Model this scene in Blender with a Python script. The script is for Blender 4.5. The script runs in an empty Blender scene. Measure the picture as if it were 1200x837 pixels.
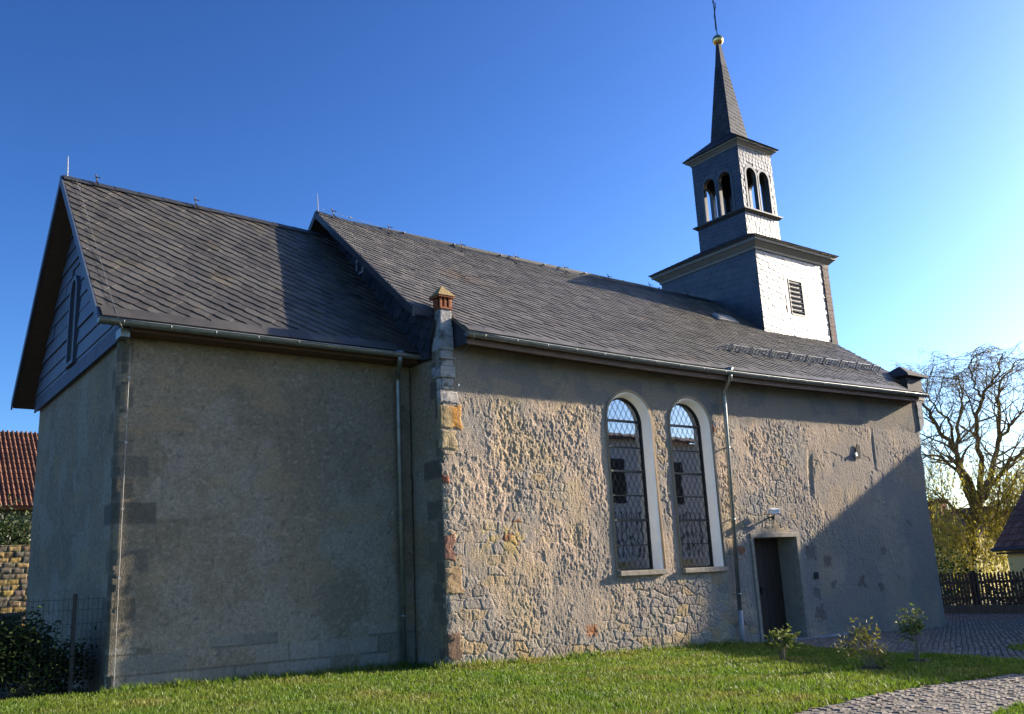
import bpy, math, random
import numpy as np
from mathutils import Vector, Matrix
from mathutils.geometry import tessellate_polygon
random.seed(7); RNG = np.random.default_rng(7)
scene = bpy.context.scene
col = scene.collection
# ------------------------------------------------------------------ camera
F_PX, CAM = 1093.54, Vector((-8.9222, -13.9788, 1.3732))
YAW, PITCH, ROLL = 0.6487, 0.2373, -0.0502
Fw = Vector((math.sin(YAW)*math.cos(PITCH), math.cos(YAW)*math.cos(PITCH), math.sin(PITCH)))
Rt = Vector((math.cos(YAW), -math.sin(YAW), 0)); Up = Rt.cross(Fw)
R2 = Rt*math.cos(ROLL)+Up*math.sin(ROLL); U2 = -Rt*math.sin(ROLL)+Up*math.cos(ROLL)
cd = bpy.data.cameras.new('camera'); cam = bpy.data.objects.new('camera', cd); col.objects.link(cam)
cd.sensor_width = 36; cd.lens = F_PX/1200*36; cd.clip_end = 3000; cd.clip_start = .1
m = Matrix((R2, U2, -Fw)).transposed().to_4x4(); m.translation = CAM; cam.matrix_world = m
scene.camera = cam
# ------------------------------------------------------------------ light
S = Vector((4.8, -1.0, 1.6)).normalized()
EL = math.asin(S.z); AZ = math.atan2(S.x, S.y)
w = bpy.data.worlds.new('World'); scene.world = w; w.use_nodes = True
nt = w.node_tree; nt.nodes.clear()
sky = nt.nodes.new('ShaderNodeTexSky'); sky.sky_type = 'NISHITA'; sky.sun_disc = False
sky.sun_elevation = EL; sky.sun_rotation = AZ; sky.altitude = 200
sky.air_density = 1.0; sky.dust_density = 1.35; sky.ozone_density = 4.0
bg = nt.nodes.new('ShaderNodeBackground'); bg.inputs[1].default_value = 0.050
wo = nt.nodes.new('ShaderNodeOutputWorld')
hs_ = nt.nodes.new('ShaderNodeHueSaturation'); hs_.inputs['Saturation'].default_value = 1.04; hs_.inputs['Hue'].default_value = .504
gm_ = nt.nodes.new('ShaderNodeGamma'); gm_.inputs['Gamma'].default_value = 1.55
nt.links.new(sky.outputs[0], gm_.inputs['Color']); nt.links.new(gm_.outputs[0], hs_.inputs['Color']); nt.links.new(hs_.outputs[0], bg.inputs[0]); nt.links.new(bg.outputs[0], wo.inputs[0])
sd = bpy.data.lights.new('sun', 'SUN'); sd.energy = 5.0; sd.angle = math.radians(.5); sd.color = (1, .87, .69)
sun = bpy.data.objects.new('sun', sd); col.objects.link(sun)
sun.rotation_euler = (-S).to_track_quat('-Z', 'Y').to_euler()
vs = scene.view_settings
vs.view_transform = 'Standard'; vs.look = 'None'; vs.gamma = 1; vs.use_curve_mapping = False
vs.exposure = 1.3
# ------------------------------------------------------------------ helpers
def mat(name, c1, c2=None, scale=3.0, rough=.8, metal=0., bump=0., bscale=30., attr=None, spec=.5, stretch=(1,1,1), rnd=0., detail=6, translucent=None, coat=0., dirt=None):
    m = bpy.data.materials.new(name); m.use_nodes = True
    t = m.node_tree; N = t.nodes; L = t.links; b = N['Principled BSDF']
    b.inputs['Roughness'].default_value = rough; b.inputs['Metallic'].default_value = metal
    b.inputs['Specular IOR Level'].default_value = spec
    if coat: b.inputs['Coat Weight'].default_value = coat; b.inputs['Coat Roughness'].default_value = .25
    tc = N.new('ShaderNodeTexCoord'); mp = N.new('ShaderNodeMapping'); mp.inputs['Scale'].default_value = stretch
    L.new(tc.outputs['Object'], mp.inputs[0])
    n = N.new('ShaderNodeTexNoise'); n.inputs['Scale'].default_value = scale; n.inputs['Detail'].default_value = detail; n.inputs['Roughness'].default_value = .65
    L.new(mp.outputs[0], n.inputs[0])
    if attr:
        a = N.new('ShaderNodeAttribute'); a.attribute_name = attr
        mr = N.new('ShaderNodeMapRange'); mr.inputs[1].default_value = .25; mr.inputs[2].default_value = .75
        mr.inputs[3].default_value = .72; mr.inputs[4].default_value = 1.28
        L.new(n.outputs[0], mr.inputs[0])
        mx = N.new('ShaderNodeVectorMath'); mx.operation = 'SCALE'
        L.new(a.outputs['Color'], mx.inputs[0]); L.new(mr.outputs[0], mx.inputs['Scale']); out = mx.outputs[0]
    else:
        r = N.new('ShaderNodeValToRGB'); e = r.color_ramp.elements
        e[0].position = .35; e[1].position = .65
        e[0].color = (*c1, 1); e[1].color = (*(c2 or c1), 1)
        L.new(n.outputs[0], r.inputs[0]); out = r.outputs[0]
    if dirt:                                    # large patches of another colour (moss, rust)
        dc, ds, lo, hi = dirt
        n3 = N.new('ShaderNodeTexNoise'); n3.inputs['Scale'].default_value = ds; n3.inputs['Detail'].default_value = 5
        L.new(tc.outputs['Object'], n3.inputs[0])
        m3 = N.new('ShaderNodeMapRange'); m3.inputs[1].default_value = lo; m3.inputs[2].default_value = hi
        L.new(n3.outputs[0], m3.inputs[0])
        mm = N.new('ShaderNodeMix'); mm.data_type = 'RGBA'; mm.inputs[7].default_value = (*dc, 1)
        L.new(m3.outputs[0], mm.inputs[0]); L.new(out, mm.inputs[6]); out = mm.outputs[2]
    if rnd:
        a = N.new('ShaderNodeAttribute'); a.attribute_name = 'rnd'
        mr = N.new('ShaderNodeMapRange'); mr.inputs[3].default_value = 1-rnd; mr.inputs[4].default_value = 1+rnd
        L.new(a.outputs['Fac'], mr.inputs[0])
        mx = N.new('ShaderNodeVectorMath'); mx.operation = 'SCALE'
        L.new(out, mx.inputs[0]); L.new(mr.outputs[0], mx.inputs['Scale']); out = mx.outputs[0]
    L.new(out, b.inputs['Base Color'])
    if bump:
        n2 = N.new('ShaderNodeTexNoise'); n2.inputs['Scale'].default_value = bscale; n2.inputs['Detail'].default_value = 8
        L.new(mp.outputs[0], n2.inputs[0])
        bp = N.new('ShaderNodeBump'); bp.inputs['Strength'].default_value = bump; bp.inputs['Distance'].default_value = .02
        L.new(n2.outputs[0], bp.inputs['Height']); L.new(bp.outputs[0], b.inputs['Normal'])
    if translucent:
        tr = N.new('ShaderNodeBsdfTranslucent'); ms = N.new('ShaderNodeMixShader'); ms.inputs[0].default_value = translucent
        L.new(out, tr.inputs[0]); L.new(b.outputs[0], ms.inputs[1]); L.new(tr.outputs[0], ms.inputs[2])
        L.new(ms.outputs[0], N['Material Output'].inputs[0])
    return m

class MB:
    def __init__(s): s.v = []; s.f = []; s.r = []
    def add(s, vs, fs, r=None):
        o = len(s.v); s.v.extend([tuple(v) for v in vs]); s.f.extend([tuple(i+o for i in f) for f in fs])
        s.r.extend([random.random() if r is None else r]*len(fs))
    def box(s, a, b, r=None):
        (x0,y0,z0),(x1,y1,z1) = a, b
        s.add([(x0,y0,z0),(x1,y0,z0),(x1,y1,z0),(x0,y1,z0),(x0,y0,z1),(x1,y0,z1),(x1,y1,z1),(x0,y1,z1)],
              [(0,3,2,1),(4,5,6,7),(0,1,5,4),(1,2,6,5),(2,3,7,6),(3,0,4,7)], r)
    def obox(s, c, ax, half, r=None):
        c = Vector(c); a = [Vector(v).normalized()*h for v, h in zip(ax, half)]
        vs = [c+a[0]*i+a[1]*j+a[2]*k for k in (-1,1) for i,j in ((-1,-1),(1,-1),(1,1),(-1,1))]
        s.add(vs, [(0,3,2,1),(4,5,6,7),(0,1,5,4),(1,2,6,5),(2,3,7,6),(3,0,4,7)], r)
    def bar(s, p, q, w=.02, h=None, up=(0,0,1)):
        p = Vector(p); q = Vector(q); d = q-p; u = Vector(up)
        if abs(d.normalized().dot(u)) > .99: u = Vector((1,0,0))
        x = d.cross(u).normalized(); y = x.cross(d).normalized()
        s.obox((p+q)/2, (d, x, y), (d.length/2, w/2, (h or w)/2))
    def tube(s, pts, rad, n=8, cap=True):
        pts = [Vector(p) for p in pts]; rad = rad if hasattr(rad, '__len__') else [rad]*len(pts)
        vs = []; x = None
        for i, p in enumerate(pts):
            d = (pts[min(i+1, len(pts)-1)]-pts[max(i-1, 0)]).normalized()
            if x is None: x = d.orthogonal().normalized()
            else:
                x = x-d*x.dot(d); x = x.normalized() if x.length > 1e-6 else d.orthogonal().normalized()
            y = d.cross(x)
            for k in range(n):
                a = 2*math.pi*k/n; vs.append(p+(x*math.cos(a)+y*math.sin(a))*rad[i])
        fs = [(i*n+k, i*n+(k+1) % n, (i+1)*n+(k+1) % n, (i+1)*n+k) for i in range(len(pts)-1) for k in range(n)]
        if cap: fs += [tuple(range(n))[::-1], tuple((len(pts)-1)*n+k for k in range(n))]
        s.add(vs, fs)
    def prism(s, poly, axis_vec, r=None):       # poly: 3-D points, extruded by axis_vec
        a = Vector(axis_vec); n = len(poly); p = [Vector(q) for q in poly]
        s.add(p+[q+a for q in p], [tuple(range(n))[::-1], tuple(range(n, 2*n))]+[(i, (i+1) % n, n+(i+1) % n, n+i) for i in range(n)], r)
    def plate(s, outer, holes, to3, t):         # 2-D outline with holes, thickness t along local third axis
        loops = [outer]+holes; flat = [p for l in loops for p in l]; n = len(flat)
        tris = tessellate_polygon([[Vector((p[0], p[1], 0)) for p in l] for l in loops])
        vs = [to3(p[0], p[1], 0) for p in flat]+[to3(p[0], p[1], t) for p in flat]
        fs = [tuple(q) for q in tris]+[tuple(i+n for i in reversed(q)) for q in tris]
        o = 0
        for l in loops:
            k = len(l); fs += [(o+i, o+(i+1) % k, n+o+(i+1) % k, n+o+i) for i in range(k)]; o += k
        s.add(vs, fs, .5)
    def sphere(s, c, r, nu=20, nv=12, sc=(1,1,1)):
        vs = []; fs = []
        for j in range(nv+1):
            th = math.pi*j/nv
            for i in range(nu):
                a = 2*math.pi*i/nu
                vs.append((c[0]+r*sc[0]*math.sin(th)*math.cos(a), c[1]+r*sc[1]*math.sin(th)*math.sin(a), c[2]+r*sc[2]*math.cos(th)))
        for j in range(nv):
            for i in range(nu): fs.append((j*nu+i, (j+1)*nu+i, (j+1)*nu+(i+1) % nu, j*nu+(i+1) % nu))
        s.add(vs, fs)
    def build(s, name, m, parent=None, smooth=False, bevel=0):
        me = bpy.data.meshes.new(name); me.from_pydata(s.v, [], s.f)
        a = me.attributes.new('rnd', 'FLOAT', 'FACE'); a.data.foreach_set('value', s.r)
        me.materials.append(m); me.validate(); me.update()
        if smooth: me.polygons.foreach_set('use_smooth', [True]*len(me.polygons))
        o = bpy.data.objects.new(name, me); col.objects.link(o)
        if parent:
            o.parent = parent
            if parent.type == 'EMPTY': o.matrix_parent_inverse = Matrix.Translation(parent.location).inverted()
        if bevel:
            b = o.modifiers.new('bevel', 'BEVEL'); b.width = bevel; b.segments = 2; b.limit_method = 'ANGLE'
        return o

def tag(o, label=None, cat=None, group=None, kind=None):
    for k, v in (('label', label), ('category', cat), ('group', group), ('kind', kind)):
        if v: o[k] = v
    return o
def empty(name, loc, label, cat, group=None):
    o = bpy.data.objects.new(name, None); o.location = loc; col.objects.link(o); o.empty_display_size = .3
    return tag(o, label, cat, group)
def quick(name, m, parent, fn, **k):
    b = MB(); fn(b); return b.build(name, m, parent, **k)

# numpy noise ------------------------------------------------------
def h2(ix, iy, s=0):
    x = (ix.astype(np.int64)*374761393+iy.astype(np.int64)*668265263+s*974634777) & 0xffffffff
    x = ((x ^ (x >> 13))*1274126177) & 0xffffffff
    x = ((x ^ (x >> 16))*2246822519) & 0xffffffff
    return ((x ^ (x >> 15)) & 0xffffff)/float(0x1000000)
def vn(x, y, s=0):
    ix = np.floor(x); iy = np.floor(y); fx = x-ix; fy = y-iy
    fx = fx*fx*(3-2*fx); fy = fy*fy*(3-2*fy)
    a = h2(ix, iy, s); b = h2(ix+1, iy, s); c = h2(ix, iy+1, s); d = h2(ix+1, iy+1, s)
    return (a*(1-fx)+b*fx)*(1-fy)+(c*(1-fx)+d*fx)*fy
def fbm(x, y, s=0, o=4, g=.5):
    t = 0; A = 1; n = 0
    for i in range(o):
        t = t+A*vn(x*2**i, y*2**i, s+i*17); n += A; A *= g
    return t/n
def worley(x, y, s=0):
    ix = np.floor(x); iy = np.floor(y)
    f1 = np.full(x.shape, 9.); f2 = f1.copy(); cid = np.zeros(x.shape)
    for dx in (-1, 0, 1):
        for dy in (-1, 0, 1):
            cx, cy = ix+dx, iy+dy
            px = cx+.1+.8*h2(cx, cy, s); py = cy+.1+.8*h2(cx, cy, s+5)
            d = np.hypot(px-x, py-y); idd = h2(cx, cy, s+9)
            c = d < f1
            f2 = np.where(c, f1, np.minimum(f2, d)); cid = np.where(c, idd, cid); f1 = np.where(c, d, f1)
    return f1, f2, cid
def sst(a, b, x):
    t = np.clip((x-a)/(b-a), 0, 1); return t*t*(3-2*t)
def mixc(c, d, t): return c*(1-t[..., None])+np.array(d)*t[..., None]

def wall_mesh(name, m, parent, us, vs_, to3, nrm, disp, colr, hole=None):
    Ug, Vg = np.meshgrid(us, vs_); nu, nv = len(us), len(vs_)
    d = disp(Ug, Vg); c = colr(Ug, Vg)
    P = to3(Ug, Vg)+d[..., None]*np.array(nrm)
    # return the outer border to the wall's core
    core = to3(Ug, Vg)-.10*np.array(nrm)
    P = np.concatenate([core[:, :1], P, core[:, -1:]], 1); c = np.concatenate([c[:, :1], c, c[:, -1:]], 1)
    P = np.concatenate([P[:1]-.1*np.array(nrm), P, P[-1:]-.1*np.array(nrm)], 0); c = np.concatenate([c[:1], c, c[-1:]], 0)
    H, W = P.shape[:2]; idx = np.arange(H*W).reshape(H, W)
    q = np.stack([idx[:-1, :-1], idx[:-1, 1:], idx[1:, 1:], idx[1:, :-1]], -1)
    if hole is not None:
        cu = np.concatenate([[us[0]], us, [us[-1]]]); cv = np.concatenate([[vs_[0]], vs_, [vs_[-1]]])
        CU, CV = np.meshgrid((cu[1:]+cu[:-1])/2, (cv[1:]+cv[:-1])/2)
        q = q[~hole(CU, CV)]
    q = q.reshape(-1, 4)
    me = bpy.data.meshes.new(name); me.vertices.add(H*W); me.vertices.foreach_set('co', P.reshape(-1))
    me.loops.add(len(q)*4); me.loops.foreach_set('vertex_index', q.reshape(-1).astype(np.int32))
    me.polygons.add(len(q)); me.polygons.foreach_set('loop_start', np.arange(len(q), dtype=np.int32)*4)
    me.polygons.foreach_set('use_smooth', np.ones(len(q), bool))
    a = me.attributes.new('col', 'FLOAT_COLOR', 'POINT')
    a.data.foreach_set('color', np.concatenate([c.reshape(-1, 3), np.ones((H*W, 1))], 1).reshape(-1).astype(np.float32))
    me.materials.append(m); me.update(calc_edges=True); me.validate()
    o = bpy.data.objects.new(name, me); col.objects.link(o)
    if parent: o.parent = parent
    return o

def clip_poly(p, reg):
    out = p
    n = len(reg)
    for i in range(n):
        a = reg[i]; b = reg[(i+1) % n]; ex, ey = b[0]-a[0], b[1]-a[1]
        inp = out; out = []
        if not inp: return []
        sd_ = [ex*(q[1]-a[1])-ey*(q[0]-a[0]) for q in inp]
        for k in range(len(inp)):
            q0, q1 = inp[k], inp[(k+1) % len(inp)]; s0, s1 = sd_[k], sd_[(k+1) % len(inp)]
            if s0 >= 0: out.append(q0)
            if (s0 > 0 > s1) or (s0 < 0 < s1):
                t = s0/(s0-s1); out.append((q0[0]+(q1[0]-q0[0])*t, q0[1]+(q1[1]-q0[1])*t))
    return out
def slates(mb, to3, nrm, regions, w, e, alpha=0., t=.012, keep=None, jit=.15, xt=-.12, scale_shape=True):
    """overlapping slates in the (u,v) plane; regions: convex CCW polygons"""
    ca, sa = math.cos(alpha), math.sin(alpha); N = Vector(nrm)
    allu = [p for r in regions for p in r]
    A = [p[0]*ca-p[1]*sa for p in allu]; B = [p[0]*sa+p[1]*ca for p in allu]
    for j in range(int(min(B)/e)-2, int(max(B)/e)+2):
        off = random.random()*w if not alpha else (j*.5 % 1)*w
        i0 = int((min(A)-off)/w)-2; i1 = int((max(A)-off)/w)+2
        a = i0*w+off
        while a < i1*w+off:
            ww = w*(1+random.uniform(-jit, jit)); ee = e*(1+random.uniform(-.06, .06)); b0 = j*e+random.uniform(-.05, .05)*e
            if scale_shape:
                sh = [(0, ee*1.35), (0, ee*.16), (.12*ww, ee*.05), (.35*ww, ee*.0), (.7*ww, 0), (1.0*ww, ee*.07), (1.02*ww, ee*.14), (1.02*ww, ee*1.35)]
            else:
                sh = [(.005, ee*1.3), (.005, 0), (ww-.005, 0), (ww-.005, ee*1.3)]
            uv = [((a+x)*ca+(b0+y)*sa, -(a+x)*sa+(b0+y)*ca) for x, y in sh]
            r0 = random.random(); tt = t*random.uniform(.8, 1.25)
            cu = sum(p[0] for p in uv)/len(uv); cv = sum(p[1] for p in uv)/len(uv)
            if keep is None or keep(cu, cv):
                for reg in regions:
                    p = clip_poly(uv, reg)
                    if len(p) < 3: continue
                    top = []; bot = []
                    for (u, v) in p:
                        x = u*ca-v*sa-a; y = u*sa+v*ca-b0
                        h = tt*(1-.9*max(0, min(1, y/(1.35*ee))))+xt*tt*(1-min(1, max(0, x/ww)) if xt > 0 else -min(1, max(0, x/ww)))
                        q = to3(u, v); top.append(q+N*h); bot.append(q-N*.004)
                    n = len(p)
                    mb.add(bot+top, [tuple(range(n, 2*n))]+[(i, (i+1) % n, n+(i+1) % n, n+i) for i in range(n)], r0)
            a += ww

def gz(x): return -.02*max(-10., min(30., x))

# ------------------------------------------------------------------ materials
M = {}
M['rubble'] = mat('rough_render_and_rubble', None, scale=26, rough=.95, attr='col', spec=.2, bump=.9, bscale=48)
M['render'] = mat('grey_roughcast', None, scale=18, rough=.95, attr='col', spec=.2, bump=.6, bscale=45)
M['slate'] = mat('slate', (.054,.049,.042), (.084,.077,.067), scale=2.2, rough=.50, spec=.5, rnd=.26, bump=.12, bscale=25, dirt=((.10,.085,.05), 1.4, .58, .74))
M['slate_dark'] = mat('dark_slate', (.018,.019,.024), (.034,.035,.042), scale=2.2, rough=.55, spec=.35, rnd=.4)
M['slate_nave'] = mat('sunlit_tone_slate', (.088,.079,.067), (.138,.126,.108), scale=2.0, rough=.52, spec=.45, rnd=.24, bump=.12, bscale=25, dirt=((.13,.10,.07), .8, .60, .78))  # lighter copy of the slate, the sunlit sheen put into its colour
M['slate_bare'] = mat('slate_underlay', (.03,.03,.033), rough=.8)
M['slate_wall'] = mat('tower_slate', (.022,.023,.028), (.040,.041,.048), scale=3, rough=.38, spec=.6, rnd=.25, bump=.06, bscale=20)
M['slate_blue'] = mat('blue_grey_slate', (.055,.072,.115), (.08,.10,.145), scale=2, rough=.55, rnd=.2)
M['zinc'] = mat('weathered_zinc', (.20,.22,.21), (.30,.31,.30), scale=6, rough=.45, metal=.7)
M['lead'] = mat('dark_lead', (.030,.033,.040), (.045,.047,.052), scale=8, rough=.55, metal=.2)
M['wood'] = mat('brown_painted_wood', (.085,.045,.025), (.13,.07,.04), scale=5, rough=.7, stretch=(1,8,8))
M['darkwood'] = mat('dark_oak_door', (.034,.019,.011), (.055,.032,.018), scale=4, rough=.6, stretch=(8,8,1))
M['brownboard'] = mat('weathered_brown_shingle', (.10,.065,.05), (.24,.17,.14), scale=22, rough=.85, bump=.6, bscale=40)
M['plaster'] = mat('white_reveal_plaster', (.86,.84,.80), (.90,.88,.84), scale=5, rough=.85, bump=.1)
M['ochre'] = mat('ochre_plaster_band', (.36,.26,.155), (.43,.32,.20), scale=7, rough=.9, bump=.4, bscale=60)
M['stone'] = mat('weathered_sandstone', (.22,.19,.145), (.36,.31,.24), scale=9, rough=.9, bump=.5, bscale=40)
M['greystone'] = mat('grey_weathered_stone', (.26,.25,.235), (.40,.39,.37), scale=6, rough=.9, bump=.6, bscale=30, dirt=((.10,.10,.09), 5, .52, .66))
M['brick'] = mat('red_brick', (.20,.055,.02), (.33,.11,.04), scale=16, rough=.85, bump=.4)
M['lichen'] = mat('lichen_stone_cap', (.20,.14,.06), (.34,.24,.09), scale=14, rough=.9, bump=.5)
M['gold'] = mat('gilded_copper', (.80,.50,.16), (.9,.62,.25), scale=3, rough=.22, metal=1.)
M['iron'] = mat('black_iron', (.015,.015,.017), (.03,.028,.027), scale=10, rough=.5, metal=.3)
M['wire'] = mat('dull_aluminium', (.30,.30,.29), (.36,.36,.35), rough=.6, metal=.3)
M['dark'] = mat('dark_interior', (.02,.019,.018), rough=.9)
M['white'] = mat('white_enamel', (.8,.8,.8), rough=.35)
M['hatch'] = mat('galvanised_sheet', (.30,.30,.31), (.42,.42,.42), scale=7, rough=.5, metal=.4)
M['soil'] = mat('bare_soil', (.035,.022,.014), (.07,.045,.028), scale=18, rough=.95, bump=.8, bscale=40)
M['lawn'] = mat('lawn_turf', (.035,.050,.012), (.065,.070,.02), scale=1.5, rough=.95, bump=.8, bscale=50, dirt=((.09,.075,.025), 1.1, .55, .75))
M['blade'] = mat('grass_blade', (.095,.180,.012), (.18,.22,.028), scale=.8, rough=.55, spec=.4, rnd=.4, translucent=.45, dirt=((.24,.20,.05), .9, .55, .75))
M['field'] = mat('far_ground', (.05,.06,.025), (.08,.08,.035), scale=.3, rough=1)
M['joint'] = mat('sandy_joint', (.10,.085,.065), (.17,.145,.11), scale=12, rough=.95, bump=.5)
M['sett'] = mat('basalt_sett', (.13,.112,.09), (.23,.20,.165), scale=9, rough=.85, spec=.25, rnd=.35, bump=.3, bscale=50)
M['white_fleck'] = mat('fleck_white', (.8,.8,.75), rough=.6)
M['bark'] = mat('willow_bark', (.075,.060,.030), (.17,.13,.055), scale=5, rough=.95, bump=.8, bscale=18)
M['twig'] = mat('twig', (.15,.115,.075), (.24,.19,.125), scale=4, rough=.9)
M['willowleaf'] = mat('willow_leaf', (.26,.26,.03), (.50,.42,.06), scale=.7, rough=.6, rnd=.45, translucent=.55)
M['leaf'] = mat('dark_leaf', (.018,.035,.010), (.04,.06,.016), scale=1.5, rough=.8, spec=.15, rnd=.5, translucent=.25)
M['leafgloss'] = mat('evergreen_leaf', (.09,.13,.02), (.17,.19,.04), scale=6, rough=.7, rnd=.5, translucent=.3)
M['leafred'] = mat('bronze_leaf', (.10,.12,.02), (.20,.17,.035), scale=9, rough=.65, rnd=.5, translucent=.3)
M['orange_tile'] = mat('orange_clay_tile', (.13,.055,.028), (.20,.085,.042), scale=3, rough=.8, rnd=.3, dirt=((.08,.04,.025), 1.2, .55, .8))
M['brown_tile'] = mat('brown_clay_tile', (.12,.055,.038), (.19,.085,.055), scale=2, rough=.7, rnd=.35)
M['cream'] = mat('cream_render', (.66,.55,.24), (.72,.60,.28), scale=2, rough=.9)
M['housewhite'] = mat('white_render', (.72,.71,.67), (.78,.77,.73), scale=2, rough=.9)
M['sandwall'] = mat('yellow_sandstone', None, scale=8, rough=.9, attr='col', bump=.5)
M['fencewood'] = mat('dark_stained_wood', (.020,.014,.010), (.04,.028,.02), scale=5, rough=.7)
def make_glass():
    m = bpy.data.materials.new('old_window_glass'); m.use_nodes = True; t = m.node_tree; N = t.nodes; L = t.links
    N.remove(N['Principled BSDF'])
    g = N.new('ShaderNodeBsdfGlossy'); g.inputs['Roughness'].default_value = .015; g.inputs[0].default_value = (.95,.97,1,1)
    tr = N.new('ShaderNodeBsdfTransparent'); tr.inputs[0].default_value = (.45,.5,.5,1)
    fr = N.new('ShaderNodeFresnel'); fr.inputs[0].default_value = 3.8
    nz = N.new('ShaderNodeTexNoise'); nz.inputs['Scale'].default_value = 2.5
    bp = N.new('ShaderNodeBump'); bp.inputs['Strength'].default_value = .04; bp.inputs['Distance'].default_value = .02
    tc = N.new('ShaderNodeTexCoord'); L.new(tc.outputs['Object'], nz.inputs[0]); L.new(nz.outputs[0], bp.inputs['Height'])
    L.new(bp.outputs[0], g.inputs['Normal'])
    mx = N.new('ShaderNodeMixShader'); L.new(fr.outputs[0], mx.inputs[0]); L.new(tr.outputs[0], mx.inputs[1]); L.new(g.outputs[0], mx.inputs[2])
    L.new(mx.outputs[0], N['Material Output'].inputs[0]); return m
M['glass'] = make_glass()

# ------------------------------------------------------------------ ground
def sheet(name, m, pts, dz, kind='structure', thick=None):
    b = MB(); P = [Vector((x, y, gz(x)+dz)) for x, y in pts]
    tr = tessellate_polygon([[Vector((x, y, 0)) for x, y in pts]])
    b.add(P, [tuple(t) for t in tr])
    o = b.build(name, m); 
    for p in o.data.polygons:
        if p.normal.z < 0: p.flip()
    o['kind'] = kind; return o
b = MB(); xs = [-800, -200, -60, -25, -10, 0, 10, 20, 30, 60, 200, 800]; ys = [-800, -200, -60, -30, -15, 0, 15, 30, 60, 200, 800]
b.add([(x, y, gz(x)-.03) for y in ys for x in xs], [(j*12+i, j*12+i+1, (j+1)*12+i+1, (j+1)*12+i) for j in range(10) for i in range(11)])
b.build('ground', M['field'])['kind'] = 'structure'
LAWN = [(-14, -12), (-6, -9.0), (-3.0, -8.25), (-1.16, -7.92), (.16, -7.70), (1.2, -7.62), (1.96, -7.60), (2.82, -7.66), (3.63, -7.72), (4.6, -7.66), (5.2, -7.45),
        (5.45, -7.0), (5.86, -6.1), (6.08, -5.28), (6.02, -4.58), (6.4, -3.47), (7.0, -2.2), (7.5, -1.4), (7.45, -.12), (.0, -.12), (-.05, 1.0), (-5.3, 1.0), (-5.3, 2.5), (-14, 4)]
sheet('lawn', M['lawn'], LAWN, .0)
PATH = [(-6, -9.0), (-3.0, -8.25), (-1.16, -7.92), (.16, -7.70), (1.2, -7.62), (1.96, -7.60), (2.82, -7.66), (3.63, -7.72), (4.6, -7.66), (5.2, -7.45), (6.2, -7.6), (6.2, -10.5), (2.0, -9.22), (.53, -9.27), (-.07, -9.33), (-6, -10.9)]
sheet('cobbled_path', M['joint'], PATH, -.012)
YARD = [(5.45, -7.0), (5.86, -6.1), (6.08, -5.28), (6.02, -4.58), (6.4, -3.47), (7.0, -2.2), (7.5, -1.4), (7.45, -.12), (15.6, -.12), (16, 0), (16.2, 12), (27.5, 12), (26.5, -16), (6.2, -16), (6.2, -7.6), (5.2, -7.45)]
sheet('cobbled_yard', M['joint'], YARD, -.016)
sheet('lawn_edge', M['lawn'], [(-6, -10.9), (-.07, -9.33), (.53, -9.27), (2.0, -9.22), (6.2, -10.5), (6.2, -16), (-6, -16)], .0)
sheet('grass_patch', M['lawn'], [(7.4, -6.1), (7.9, -5.45), (8.6, -5.2), (9.4, -5.35), (9.6, -6.6), (8.3, -7.0)], .004)

def inside(px, py, poly):
    r = np.zeros(px.shape, bool); n = len(poly)
    for i in range(n):
        x0, y0 = poly[i]; x1, y1 = poly[(i+1) % n]
        c = (y0 > py) != (y1 > py)
        with np.errstate(divide='ignore', invalid='ignore'):
            r ^= c & (px < (x1-x0)*(py-y0)/(y1-y0+1e-12)+x0)
    return r
def setts(name, poly, xr, yr, size, ang, group_parent=None):
    b = MB(); ca, sa = math.cos(ang), math.sin(ang)
    R = 30
    us = np.arange(-R, R, size)
    pts = []
    for j in range(int(-R/size), int(R/size)):
        o = random.random()*size; v = j*size
        u = -R+o
        while u < R:
            wd = size*random.uniform(.85, 1.35)
            pts.append((u+wd/2, v+.012*math.sin(u*2), wd, 0)); u += wd
    P = np.array(pts); X = P[:, 0]*ca-P[:, 1]*sa+6; Y = P[:, 0]*sa+P[:, 1]*ca-6
    k = inside(X, Y, poly) & (X > xr[0]) & (X < xr[1]) & (Y > yr[0]) & (Y < yr[1])
    for x, y, wd in zip(X[k], Y[k], P[k, 2]):
        hw = wd/2-.008; hh = size/2-.008; z = gz(x)
        h = random.uniform(.004, .020); tx = random.uniform(-.03, .03); ty = random.uniform(-.03, .03)
        vs = []
        for (f, dz) in ((1, -.02), (.97, h*.35), (.72, h)):
            for sx, sy in ((-1,-1),(1,-1),(1,1),(-1,1)):
                lx = sx*hw*f*random.uniform(.9, 1); ly = sy*hh*f*random.uniform(.9, 1)
                vs.append((x+lx*ca-ly*sa, y+lx*sa+ly*ca, z+dz+lx*tx+ly*ty))
        fs = [(8,9,10,11)]+[(r*4+i, r*4+(i+1) % 4, r*4+4+(i+1) % 4, r*4+4+i) for r in (0, 1) for i in range(4)]
        b.add(vs, fs)
    o = b.build(name, M['sett'], smooth=False); o['kind'] = 'structure'; return o
setts('path_setts', PATH, (-3.5, 6.2), (-11, -7), .105, .06)
setts('yard_setts', YARD, (5, 26), (-9, 8), .10, .5)

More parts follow.
